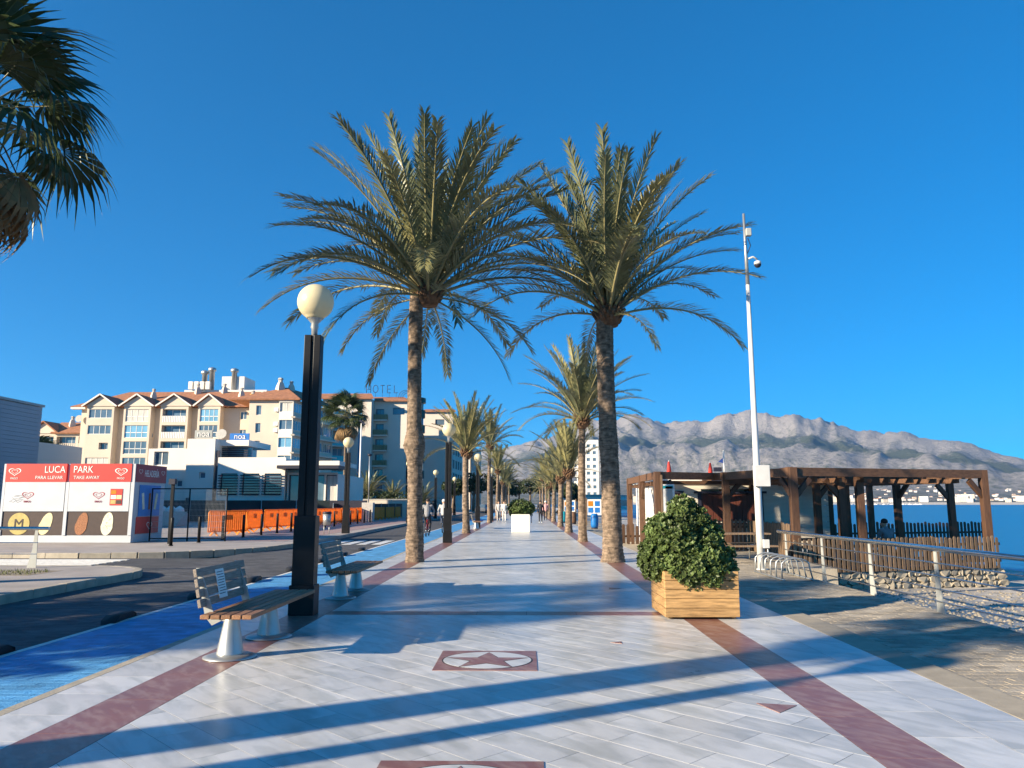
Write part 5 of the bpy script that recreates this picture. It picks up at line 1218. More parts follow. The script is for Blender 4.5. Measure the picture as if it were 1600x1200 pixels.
# --- kiosk
ki = thing('ice_cream_kiosk', 'red and white ice cream kiosk with closed shutters and ice cream posters', 'kiosk', (-19.35, 28.4, 0.09))
KW, KD, KH = 4.9, 2.4, 2.87
solid('body', 'kiosk_white', ki, (0, KW, 0.02, KD, 0.0, KH))
solid('plinth', 'kiosk_white', ki, (0.0, KW, -0.02, 0.018, 0.0, 0.26))
solid('corner_post', 'kiosk_white', ki, (2.36, 2.48, -0.05, 0.019, 0.26, 2.2)); solid('end_post', 'kiosk_white', ki, (KW - 0.12, KW + 0.01, -0.05, 0.019, 0.262, KH)); solid('end_post', 'kiosk_white', ki, (-0.01, 0.08, -0.05, 0.019, 0.262, KH))
for i, (x0, x1) in enumerate(((0.1, 2.34), (2.5, KW - 0.14))):
    bp2 = solid('poster_panel', 'choc', ki, (x0, x1, -0.02, 0.019, 0.27, 1.12)); shp = solid('shutter', 'kiosk_white', ki, (x0, x1, -0.06, 0.019, 1.13, 2.2)); bd = solid('sign_band', 'sign_red', ki, (x0 - 0.02, x1 + 0.02, -0.075, 0.019, 2.21, KH))
    def pop(cx, cz, tilt, mt, extra=None):
        b_ = MB(); P = []
        for k_ in range(22): a_ = k_ * 2 * math.pi / 22; px, pz = 0.20 * math.cos(a_), 0.42 * math.sin(a_); px *= (1 + 0.15 * (pz < 0)); P.append((px, pz))
        c_, s2 = math.cos(tilt), math.sin(tilt); b_.plate([(cx + p[0] * c_ - p[1] * s2, -0.026, cz + p[0] * s2 + p[1] * c_) for p in P], 0.01); o = b_.build('ice_cream_print', mt, bp2)
        if extra:
            b_ = MB(); r_ = random.Random(int(cx * 10))
            for k_ in range(26): a_, rr = r_.random() * 6.28, math.sqrt(r_.random()) * 0.85; px, pz = 0.19 * rr * math.cos(a_), 0.40 * rr * math.sin(a_); b_.box((cx + px * c_ - pz * s2, -0.033, cz + px * s2 + pz * c_), (0.02, 0.004, 0.015), rot=Matrix.Rotation(r_.random() * 3, 3, 'Y'))
            b_.build('speckles', extra, o)
    if i == 0:
        b_ = MB(); b_.plate([(0.72 + 0.40 * math.cos(k_ * 0.262), -0.026, 0.68 + 0.40 * math.sin(k_ * 0.262)) for k_ in range(24)], 0.01); md = b_.build('medallion', 'gold', bp2); lettering('M', 0.5, 'choc', md, (0.72, -0.036, 0.66))
        pop(1.72, 0.68, -0.35, 'ice_cream')
    else:
        pop(3.05, 0.68, -0.25, 'almond'); pop(4.0, 0.68, -0.15, 'white_choc', 'choc')
    def heart(cx, cz, s_, mt, parent, y, txt='FRIGO'):
        """double heart swirl"""
        for sc2, wd in ((1.0, 0.16), (0.52, 0.14)):
            b_ = MB(); pts = []
            for k_ in range(41):
                a_ = math.pi * 2 * k_ / 40; x = 16 * math.sin(a_) ** 3; z = 13 * math.cos(a_) - 5 * math.cos(2 * a_) - 2 * math.cos(3 * a_) - math.cos(4 * a_); pts.append((x / 17 * 1.25, z / 17 * 0.85))
            for k_ in range(40):
                (xa, za), (xb, zb) = pts[k_], pts[k_ + 1]; n_ = math.hypot(xa, za) or 1
                q = [(xa, za), (xb, zb), (xb * (1 - wd), zb * (1 - wd)), (xa * (1 - wd), za * (1 - wd))]
                k2 = b_.add([(cx + p[0] * s_ * sc2, y, cz + p[1] * s_ * sc2) for p in q]); b_.face((k2, k2 + 1, k2 + 2, k2 + 3))
            h = b_.build('heart_logo', mt, parent)
        if txt: lettering(txt, s_ * 0.5, mt, parent, (cx, y - 0.002, cz - s_ * 1.25))
    if i == 0: heart(0.42, 2.58, 0.20, 'white_paint', bd, -0.082); heart(0.98, 1.72, 0.19, 'sign_maroon', shp, -0.066)
    else: heart(KW - 0.5, 2.58, 0.20, 'white_paint', bd, -0.082); heart(3.62, 1.72, 0.19, 'sign_maroon', shp, -0.066)
    lettering(('LUCA', 'PARK')[i], 0.36, 'white_paint', bd, ((1.92, 2.98)[i], -0.082, 2.65), 0.85); lettering(('PARA LLEVAR', 'TAKE AWAY')[i], 0.17, 'white_paint', bd, ((1.72, 3.12)[i], -0.082, 2.36), 1.0)
    if i == 1:
        cd_ = solid('menu_card', 'sign_red', shp, (4.05, 4.5, -0.075, -0.061, 1.35, 1.95))
        r_ = random.Random(4)
        for k_ in range(5): solid('menu_photo', ('gold', 'choc', 'white_paint', 'ice_cream', 'orange')[k_], cd_, (4.08 + (k_ % 2) * 0.21, 4.27 + (k_ % 2) * 0.21, -0.08, -0.0751, 1.4 + (k_ // 2) * 0.18, 1.54 + (k_ // 2) * 0.18))
    else:
        b_ = MB(); r_ = random.Random(9); z = 1.55
        for k_ in range(5): b_.tube([(0.3 + 0.05 * k_ + j * 0.08, -0.062, 1.45 + 0.06 * k_ + 0.08 * r_.random()) for j in range(7)], 0.005, 4)
        b_.build('scribble', 'ink', shp)
es = solid('side_band', 'sign_maroon', ki, (KW + 0.011, KW + 0.03, 0.0, KD, 2.21, KH)); lettering('HELADERÍA', 0.36, 'white_paint', es, (KW + 0.034, 1.2, 2.53), 0.62, (R(90), 0, R(90)))
sp = solid('side_poster', 'azure', ki, (KW + 0.011, KW + 0.03, 0.35, 2.0, 0.95, 2.1)); sr_ = solid('side_panel', 'sign_red', ki, (KW + 0.011, KW + 0.03, 0.25, 2.0, 0.3, 0.92))
for k_ in range(3): MB().box((KW + 0.034, 0.65 + k_ * 0.5, 1.5), (0.006, 0.16, 0.62), rot=Matrix.Rotation(R(12 - 12 * k_), 3, 'X')).build('ice_print', ('white_choc', 'almond', 'ice_cream')[k_], sp)
for cx_, cz_, sc2, mt in ((1.25, 0.6, 0.2, 'white_paint'), (0.32, 2.6, 0.13, 'white_paint'), (2.1, 2.6, 0.13, 'white_paint')):
    b_ = MB()
    for k_ in range(40):
        def hp(k2): a_ = math.pi * 2 * k2 / 40; return 16 * math.sin(a_) ** 3 / 17 * 1.2, (13 * math.cos(a_) - 5 * math.cos(2 * a_) - 2 * math.cos(3 * a_) - math.cos(4 * a_)) / 17 * 0.85
        (ya, za), (yb, zb) = hp(k_), hp(k_ + 1); q = [(ya, za), (yb, zb), (yb * .8, zb * .8), (ya * .8, za * .8)]
        k2 = b_.add([(KW + 0.036, cx_ + p[0] * sc2, cz_ + p[1] * sc2) for p in q]); b_.face((k2, k2 + 1, k2 + 2, k2 + 3))
    b_.build('heart_logo', mt, es if cz_ > 2 else sr_)

# --- mesh gate, bollards, barriers, screen
mg = thing('mesh_fence', 'tall wire mesh fence panel beside the kiosk', 'fence', (-14.35, 29.6, 0.085))
b_ = MB()
for x in (0, 1.45, 2.9): b_.tube([(x, 0, 0), (x, 0, 2.0)], 0.028, 8)
b_.tube([(0, 0, 1.98), (2.9, 0, 1.98)], 0.022, 8); b_.tube([(0, 0, 0.1), (2.9, 0, 0.1)], 0.02, 8); b_.build('frame', 'black_paint', mg)
b_ = MB()
for i in range(58): b_.tube([(i * 0.05, 0, 0.1), (i * 0.05, 0, 1.98)], 0.0035, 4, cap=False)
for i in range(8): b_.tube([(0, 0.004, 0.3 + i * 0.22), (2.9, 0.004, 0.3 + i * 0.22)], 0.0035, 4, cap=False)
b_.build('wire_mesh', 'zinc', mg)
gp2 = thing('gate_post', 'tall black gate post with floodlight beside the mesh fence', 'post', (-12.7, 27.7, 0.085)); MB().box((0, 0, 1.05), (0.1, 0.1, 2.1)).build('post', 'black_paint', gp2); MB().box((0, -0.05, 2.2), (0.22, 0.16, 0.2)).build('floodlight', 'dark_trim', gp2)
ORD = 'first second third fourth fifth sixth seventh eighth ninth tenth eleventh twelfth thirteenth fourteenth fifteenth sixteenth seventeenth eighteenth nineteenth twentieth'.split()
bo = MB(); bo.lathe([(0.055, 0), (0.055, 0.92), (0.045, 0.95)], 12); bom = bo.mesh('bollard', 'black_paint')
for i in range(16):
    y = 26.4 + i * 2.25; t = thing('bollard', '%s black bollard along the far kerb, counted from the kiosk' % ORD[i], 'bollard', (-12.05, y, 0.085), 0, 'black bollards along the far kerb'); link('post', bom, t); MB().lathe([(0.075, 0), (0.075, 0.03)], 12).build('foot', 'black_paint', t)
def barrier():
    ms_ = []
    b_ = MB(); b_.tube([(-0.02, 0, 0.18), (-0.02, 0, 1.02), (0.03, 0, 1.08), (2.07, 0, 1.08), (2.12, 0, 1.02), (2.12, 0, 0.18), (-0.02, 0, 0.18)], 0.03, 8); ms_.append(('frame', b_.mesh('frame', 'orange')))
    b_ = MB()
    for k_ in range(17): b_.box((0.10 + k_ * 0.119, 0, 0.63), (0.098, 0.02, 0.88))
    ms_.append(('bars', b_.mesh('bars', 'orange')))
    b_ = MB(); b_.box((1.05, -0.015, 0.80), (0.5, 0.012, 0.22)); ms_.append(('name_plate', b_.mesh('name_plate', 'orange')))
    for x in (0.3, 1.8):
        b_ = MB(); b_.plate([(x, -0.28, 0.0), (x, -0.2, 0.0), (x, -0.03, 0.14), (x, 0.03, 0.14), (x, 0.2, 0.0), (x, 0.28, 0.0), (x, 0.05, 0.24), (x, -0.05, 0.24)], 0.05); ms_.append(('foot', b_.mesh('foot', 'orange')))
    return ms_
BM = barrier(); y = 34.3
for i in range(20):
    yaw_ = R(88 + rnd.uniform(-5, 5)); x = -14.0 + (y - 34.3) * 0.028
    if i == 0: yaw_ = R(62)
    t = thing('crowd_barrier', '%s orange plastic barrier in the line across the road, counted from the kiosk' % ORD[i], 'barrier', (x + rnd.uniform(-.06, .06), y, 0.085), yaw_, 'orange barriers along the building site')
    for nm, me in BM: link(nm, me, t)
    y += 2.2
def screen(a_, b2, n_, label, h_=1.75):
    t = thing('site_fence', label, 'fence', (0, 0, 0)); a_, b2 = Vector(a_), Vector(b2)
    for i in range(n_):
        p, q = a_.lerp(b2, i / n_), a_.lerp(b2, (i + 1) / n_ - 0.004)
        b_ = MB(); b_.plate([(p.x, p.y, 0.12), (q.x, q.y, 0.12), (q.x, q.y, h_), (p.x, p.y, h_)], 0.02); pn = b_.build('panel', 'dark_screen', t); MB().tube([(p.x, p.y - 0.04, 0), (p.x, p.y - 0.04, h_ + 0.05)], 0.03, 6).build('post', 'zinc', t)
screen((-36, 57), (-15.5, 61.5), 8, 'dark green screened site fence behind the orange barriers')
screen((-15.3, 61.6), (-13.3, 83.5), 8, 'dark green screened fence running back along the pavement', 1.5)
sk = thing('rubble_skip', 'rubble skip heaped with white bags behind the mesh fence', 'skip', (-23.5, 50, 0)); b_ = MB(); b_.prism([(-1.3, -0.8), (1.3, -0.8), (1.3, 0.8), (-1.3, 0.8)], 0.1, 0.9); b_.plate([(-2.0, -0.85, 1.0), (-1.3, -0.85, 0.1), (1.3, -0.85, 0.1), (2.0, -0.85, 1.0)], 0.06); b_.build('tub', 'concrete', sk)
for k_ in range(5): b_ = MB(); b_.lathe([(0.1, 0.9), (0.32, 1.0), (0.28, 1.2), (0.05, 1.35 + 0.1 * (k_ % 2))], 8, c=(-1.1 + k_ * 0.55, 0, 0)); b_.build('bag', 'white_paint', sk)
lb2 = thing('street_bin', 'small grey litter bin on legs at the far kerb', 'litter bin', (-9.3, 36.3, 0.085)); MB().lathe([(0.17, 0.42), (0.2, 0.95)], 14).build('body', 'zinc', lb2); MB().lathe([(0.215, 0.952), (0.215, 1.02), (0.1, 1.04)], 14).build('lid', 'dark_trim', lb2)
for x in (-0.12, 0.12): MB().tube([(x, 0, 0), (x, 0, 0.45)], 0.018, 6).build('leg', 'zinc', lb2)
fp = thing('floodlight_mast', 'pale mast with angled floodlight in front of the hotel', 'mast', (-16.8, 78, 0)); MB().tube([(0, 0, 0), (0, 0, 9.6)], [0.12, 0.06], 10).build('post', 'white_paint', fp); MB().box((0.1, 0, 9.7), (0.7, 0.4, 0.18), rot=Matrix.Rotation(R(40), 3, 'Y')).build('floodlight', 'dark_trim', fp)
cb = thing('concrete_block', 'concrete service block with short pole among the barriers', 'service box', (-12.6, 62, 0.085)); MB().box((0, 0, 0.75), (0.9, 0.7, 1.5)).build('block', 'concrete', cb, bevel=0.03); MB().tube([(0, 0, 1.5), (0, 0, 5.2)], 0.05, 8).build('pole', 'zinc', cb); MB().lathe([(0.05, 5.2), (0.2, 5.25), (0.18, 5.35), (0.03, 5.4)], 10).build('lamp_head', 'dark_trim', cb)
# grass tufts on the island
gt = MB(); r_ = random.Random(3)
for k_ in range(900):
    x, y = r_.uniform(-13.6, -10.0), r_.uniform(15.6, 16.6); h_ = r_.uniform(0.03, 0.09); a_ = r_.random() * 6.28
    k2 = gt.add([(x - 0.008 * math.cos(a_), y - 0.008 * math.sin(a_), 0.085), (x + 0.008 * math.cos(a_), y + 0.008 * math.sin(a_), 0.085), (x + r_.uniform(-.03, .03), y + r_.uniform(-.03, .03), 0.085 + h_)]); gt.face((k2, k2 + 1, k2 + 2))
stuff(gt.build('island_grass', 'grass'), 'thin dry grass on the traffic island', 'grass')
g = MB(); g.bb(-14, -9.9, 15.5, 16.7, 0.07, 0.0885); struct(g.build('island_bed', 'earth'))
# ================================================================== MOUNTAINS, FAR TOWN
RIDGE = [(-40, 2.6), (-25, 2.9), (-14, 3.1), (-8.6, 3.35), (-5.8, 3.5), (-2.9, 4.05), (-0.1, 4.4), (2.8, 5.2), (4.6, 5.8), (5.64, 6.2), (6.8, 6.1), (7.76, 6.25), (9.2, 6.0), (10.3, 5.75), (11.6, 5.85), (13.0, 5.62), (14.4, 5.95), (15.9, 5.82), (17.3, 6.0), (18.8, 5.7), (20.4, 5.85), (21.6, 5.5), (23.2, 4.94), (25.0, 4.72), (27.0, 4.36), (29.2, 3.94), (32.5, 2.82), (37, 1.7), (45, 0.9), (60, 0.5)]
def interp(T, x):
    if x <= T[0][0]: return T[0][1]
    for (a_, va), (b2, vb) in zip(T, T[1:]):
        if x <= b2: f = (x - a_) / (b2 - a_); return va + (vb - va) * f
    return T[-1][1]
def fbm(p, o=5, h=0.55):
    s_ = 0; a_ = 1
    for _ in range(o): s_ += a_ * noise.noise(p); p = p * 2.07; a_ *= h
    return s_
def ridged(p, o=4):
    s_ = 0; a_ = 1
    for _ in range(o): s_ += a_ * (1 - abs(noise.noise(p)) * 2); p = p * 2.1; a_ *= 0.5
    return s_
def mountain_mat():
    m = bpy.data.materials.new('mountain'); m.use_nodes = True
    N = m.node_tree.nodes; L = m.node_tree.links; p = N['Principled BSDF']; p.inputs['Roughness'].default_value = 0.95; p.inputs['Specular IOR Level'].default_value = 0.1
    tc = N.new('ShaderNodeTexCoord'); at = N.new('ShaderNodeAttribute'); at.attribute_name = 'veg'
    n1 = N.new('ShaderNodeTexNoise'); n1.inputs['Scale'].default_value = 0.02; n1.inputs['Detail'].default_value = 9; n1.inputs['Roughness'].default_value = 0.7
    n2 = N.new('ShaderNodeTexNoise'); n2.inputs['Scale'].default_value = 0.004; n2.inputs['Detail'].default_value = 6
    for n_ in (n1, n2): L.new(tc.outputs['Object'], n_.inputs['Vector'])
    ad = N.new('ShaderNodeMath'); ad.operation = 'ADD'; L.new(at.outputs['Fac'], ad.inputs[0])
    sb = N.new('ShaderNodeMath'); sb.operation = 'MULTIPLY_ADD'; sb.inputs[1].default_value = 2.4; sb.inputs[2].default_value = -1.2; L.new(n1.outputs['Fac'], sb.inputs[0]); L.new(sb.outputs[0], ad.inputs[1])
    mr = N.new('ShaderNodeMapRange'); mr.inputs['From Min'].default_value = 0.25; mr.inputs['From Max'].default_value = 0.75; L.new(ad.outputs[0], mr.inputs['Value'])
    rk_ = N.new('ShaderNodeMix'); rk_.data_type = 'RGBA'; rk_.inputs['A'].default_value = (0.22, 0.20, 0.19, 1); rk_.inputs['B'].default_value = (0.36, 0.33, 0.305, 1); L.new(n2.outputs['Fac'], rk_.inputs['Factor'])
    mx = N.new('ShaderNodeMix'); mx.data_type = 'RGBA'; mx.inputs['B'].default_value = (0.075, 0.085, 0.05, 1); L.new(rk_.outputs['Result'], mx.inputs['A']); L.new(mr.outputs[0], mx.inputs['Factor']); L.new(mx.outputs['Result'], p.inputs['Base Color'])
    bz = N.new('ShaderNodeBump'); bz.inputs['Strength'].default_value = 0.9; bz.inputs['Distance'].default_value = 30; L.new(n1.outputs['Fac'], bz.inputs['Height']); L.new(bz.outputs[0], p.inputs['Normal'])
    MATS['mountain'] = m
mountain_mat()
b_ = MB(); veg = []
AZ = [-40 + 26 * i / 30 for i in range(30)] + [-14 + 50 * i / 420 for i in range(421)] + [36 + 24 * i / 24 for i in range(1, 25)]
RR = [2550, 2700, 2900, 3150, 3400, 3700, 4000, 4300, 4600] + [4800 + 75 * i for i in range(48)] + [8450, 8700, 9100, 9800, 11000]
def terrain(az, r):
    x, y = r * math.sin(R(az)), r * math.cos(R(az)); P = Vector((x, y, 0)) / 1000
    H = math.tan(R(interp(RIDGE, az + 0.35 * noise.noise(P * 2.0)))) * 7900 - 55
    k_ = H / 800.0
    coast = max(0.0, (r - 2600) / 2000)
    low = 4 + 95 * min(1, coast) ** 1.3 * max(0.35, k_) + 14 * fbm(P * 1.6) * min(1, coast * 2)
    f = (r - 4500)
    v = 0.35
    z = low
    if f > 0:
        # rounded spurs of the foothills
        s1 = min(1, f / 1000); sp_ = ridged(Vector((az * 0.27 + 1.1 * noise.noise(P * 0.7), r / 3000 + 0.6 * noise.noise(P * 0.5), 3.0)), 3)
        foot = (225 + 88 * sp_) * k_ * (s1 * s1 * (3 - 2 * s1))
        fw = f + 330 * fbm(P * 0.8 + Vector((5, 1, 0)), 4)
        s2 = min(1, max(0, (fw - 1000) / 1500)); s3 = min(1, max(0, (fw - 2300) / 520)); s3 = s3 * s3 * (3 - 2 * s3)
        up_ = (H - 330 * k_) * (0.52 * s2 ** 1.1 + 0.48 * s3)
        z = low + (foot + up_) * (1 - 95 * k_ / (H + 1) if H > 100 else 0.8)
        z += fbm(P * 2.6, 6) * 42 * k_ * min(1, f / 600) + ridged(P * 1.7, 3) * 16 * k_ * min(1, f / 900)
        z += s3 * 40 * k_ * fbm(P * 2.3 + Vector((0, 0, 4)), 6, 0.62)
        v = 0.36 + 0.8 * math.exp(-((s2 - 0.4) / 0.3) ** 2) * (1 - s3) - 0.45 * s3 - (0.25 if s2 == 0 else 0) * s1
        if f > 2950: z = min(z, H + 60) - (f - 2950) * 0.25
    else: v = 0.55
    return x, y, z, v
idx = []
for az in AZ:
    col_ = []
    for r in RR:
        x, y, z, v = terrain(az, r); col_.append(len(b_.v)); b_.v.append((x, y, max(z, -3) if r > 2600 else -3)); veg.append(v)
    idx.append(col_)
for i in range(len(AZ) - 1):
    for j in range(len(RR) - 1): b_.face((idx[i][j], idx[i + 1][j], idx[i + 1][j + 1], idx[i][j + 1]), 0, True)
mo = struct(b_.build('mountains', 'mountain')); at_ = mo.data.attributes.new('veg', 'FLOAT', 'POINT'); at_.data.foreach_set('value', veg)
def ground_at(az, r): return terrain(az, r)[:3]
# far shore beach and quay
b_ = MB()
for i in range(60):
    a0, a1 = 3 + i * 0.75, 3 + (i + 1) * 0.75
    P = [(2540 * math.sin(R(a0)), 2540 * math.cos(R(a0))), (2540 * math.sin(R(a1)), 2540 * math.cos(R(a1))), (2640 * math.sin(R(a1)), 2640 * math.cos(R(a1))), (2640 * math.sin(R(a0)), 2640 * math.cos(R(a0)))]
    k_ = b_.add([(P[0][0], P[0][1], -1.8), (P[1][0], P[1][1], -1.8), (P[2][0], P[2][1], 5.5), (P[3][0], P[3][1], 5.5)]); b_.face((k_, k_ + 1, k_ + 2, k_ + 3))
struct(b_.build('far_beach', 'pebbles'))
# houses of the town across the bay
M('town_white', (0.74, 0.70, 0.64), 0.8, var=0.08, scale=0.05); M('town_cream', (0.62, 0.52, 0.40), 0.8, var=0.08, scale=0.05)
def house_mesh(w, d, h, fl, tile):
    b_ = MB(); b_.bb(-w / 2, w / 2, -d / 2, d / 2, -6, h, m=0)
    if tile: b_.plate([(-w / 2 - .4, -d / 2 - .4, h), (w / 2 + .4, -d / 2 - .4, h), (w / 2 + .4, 0, h + 1.8), (-w / 2 - .4, 0, h + 1.8)], 0.3, m=1); b_.plate([(-w / 2 - .4, 0, h + 1.8), (w / 2 + .4, 0, h + 1.8), (w / 2 + .4, d / 2 + .4, h), (-w / 2 - .4, d / 2 + .4, h)], 0.3, m=1)
    else: b_.bb(-w / 2 - .2, w / 2 + .2, -d / 2 - .2, d / 2 + .2, h, h + 0.8)
    n_ = max(2, int(w / 4.5))
    for f_ in range(fl):
        for k_ in range(n_): x = -w / 2 + w * (k_ + 0.5) / n_; z = h * (f_ + 0.5) / fl; b_.bb(x - 0.9, x + 0.9, -d / 2 - 0.06, -d / 2 + 0.1, z - 0.7, z + 0.8, m=2)
    return b_
HM = []
for i, (w, d, h, fl, tl) in enumerate(((12, 10, 7, 2, True), (16, 11, 10, 3, False), (26, 13, 17, 5, False), (10, 9, 5, 1, True), (20, 12, 13, 4, True), (38, 13, 20, 6, False))):
    for mt in ('town_white', 'town_cream'): HM.append(house_mesh(w, d, h, fl, tl).mesh('house', [mt, 'roof_tile', 'glass']))
r_ = random.Random(77); nh = 0
while nh < 270:
    az = r_.uniform(6, 36) if r_.random() < 0.8 else r_.uniform(18, 36)
    r = 2640 + 2100 * r_.random() ** (1.9 if az < 20 else 1.2)
    if az < 15 and r > 3300 and r_.random() < 0.8: continue
    x, y, z = ground_at(az, r)
    big = r < 2900
    k_ = r_.choice((2, 4, 5, 8, 9, 10, 11, 3) if big else (0, 0, 1, 2, 6, 7, 6))
    t = link('town_house', HM[k_ % len(HM)], None, (x, y, z), (0, 0, -R(az) + r_.uniform(-.5, .5)))
    tag(t, 'small pale house of the hillside town across the bay' if not big else 'pale waterfront block of the town across the bay', 'house', 'hillside houses across the bay' if not big else 'waterfront blocks across the bay'); nh += 1
# yachts in the far marina
b_ = MB(); b_.prism([(-6, -1.6), (4, -1.6), (7, 0), (4, 1.6), (-6, 1.6)], -0.3, 1.4); b_.tube([(0, 0, 1.4), (0, 0, 19)], [0.22, 0.14], 5); b_.bb(-3, 2, -1, 1, 1.4, 2.3); b_.beam((0, 0, 3), (-5, 0, 3), 0.3, 0.3); ym = b_.mesh('yacht', 'town_white')
for i in range(46):
    az = 14.5 + i * 0.27 + r_.uniform(-.1, .1); r = 2490 + r_.uniform(0, 40)
    t = link('yacht', ym, None, (r * math.sin(R(az)), r * math.cos(R(az)), -1.5), (0, 0, r_.random() * 6.28)); tag(t, 'moored white yacht with bare mast in the far marina', 'yacht', 'yachts moored in the far marina')
# white tower block up the coast, low buildings
tw = thing('tower_block', 'white high rise with balconies beyond the right row of palms', 'building', (26, 330, 0))
w = Wall((-3.5, 0), (5.0, 0), 0, 28.5, tw, 'white_wall', reveal=0.3)
for f_ in range(9):
    for k_ in range(3): w.opening(0.9 + k_ * 2.6, 2.3 + k_ * 2.6, 2.0 + f_ * 2.9, 3.4 + f_ * 2.9, bars=1)
w.build(); solid('core', 'white_wall', tw, (-3.4, 5.0, 0.4, 14, 0, 28.4))
for f_ in range(9): solid('balcony', 'white_wall', tw, (-5.0, -3.52, 1, 9, 1.2 + f_ * 2.9, 2.3 + f_ * 2.9))
lo = thing('low_beach_building', 'long low white building beyond the right palms', 'building', (10, 190, 0)); solid('wall', 'white_wall', lo, (-2, 16, 0, 8, 0, 3.4)); solid('roof', 'concrete', lo, (-2.3, 16.3, -0.4, 8.3, 3.4, 3.7))
for k_ in range(5): solid('window', 'glass', lo, (-1 + k_ * 3.4, 1.2 + k_ * 3.4, -0.06, 0.1, 1.0, 2.4))

# parked cars at the far end
def car(loc, rz, mat, label):
    t = thing('parked_car', label, 'car', loc, rz, 'cars parked at the far end')
    b_ = MB(); b_.plate([(-2.0, 0, 0.3), (2.05, 0, 0.3), (2.1, 0, 0.65), (1.2, 0, 0.85), (-1.9, 0, 0.92), (-2.05, 0, 0.7)], 1.7); b_.build('body', mat, t, bevel=0.08)
    b_ = MB(); b_.plate([(-1.7, 0, 0.9), (1.1, 0, 0.86), (0.5, 0, 1.38), (-1.2, 0, 1.42)], 1.5); b_.build('cabin', 'glass', t, bevel=0.06)
    for x in (-1.3, 1.3):
        for y in (-0.8, 0.8): b_ = MB(); b_.tube([(x, y - 0.1, 0.31), (x, y + 0.1, 0.31)], 0.31, 14); b_.build('wheel', 'rubber', t)
    return t
M('car_white', (0.7, 0.7, 0.7), 0.3); M('car_grey', (0.15, 0.16, 0.18), 0.3); M('car_blue', (0.03, 0.08, 0.22), 0.3)
for i, (x, y, mt, lb) in enumerate(((-7.4, 128, 'car_grey', 'grey car parked on the road at the far end'), (5.8, 120, 'car_white', 'white car parked right of the far palms'), (8.5, 124, 'car_blue', 'dark blue car parked beyond the beach signs'), (-7.3, 146, 'car_white', 'white car farther down the road'))): car((x, y, -0.05), R(90 if i % 3 == 0 else 20), mt, lb)

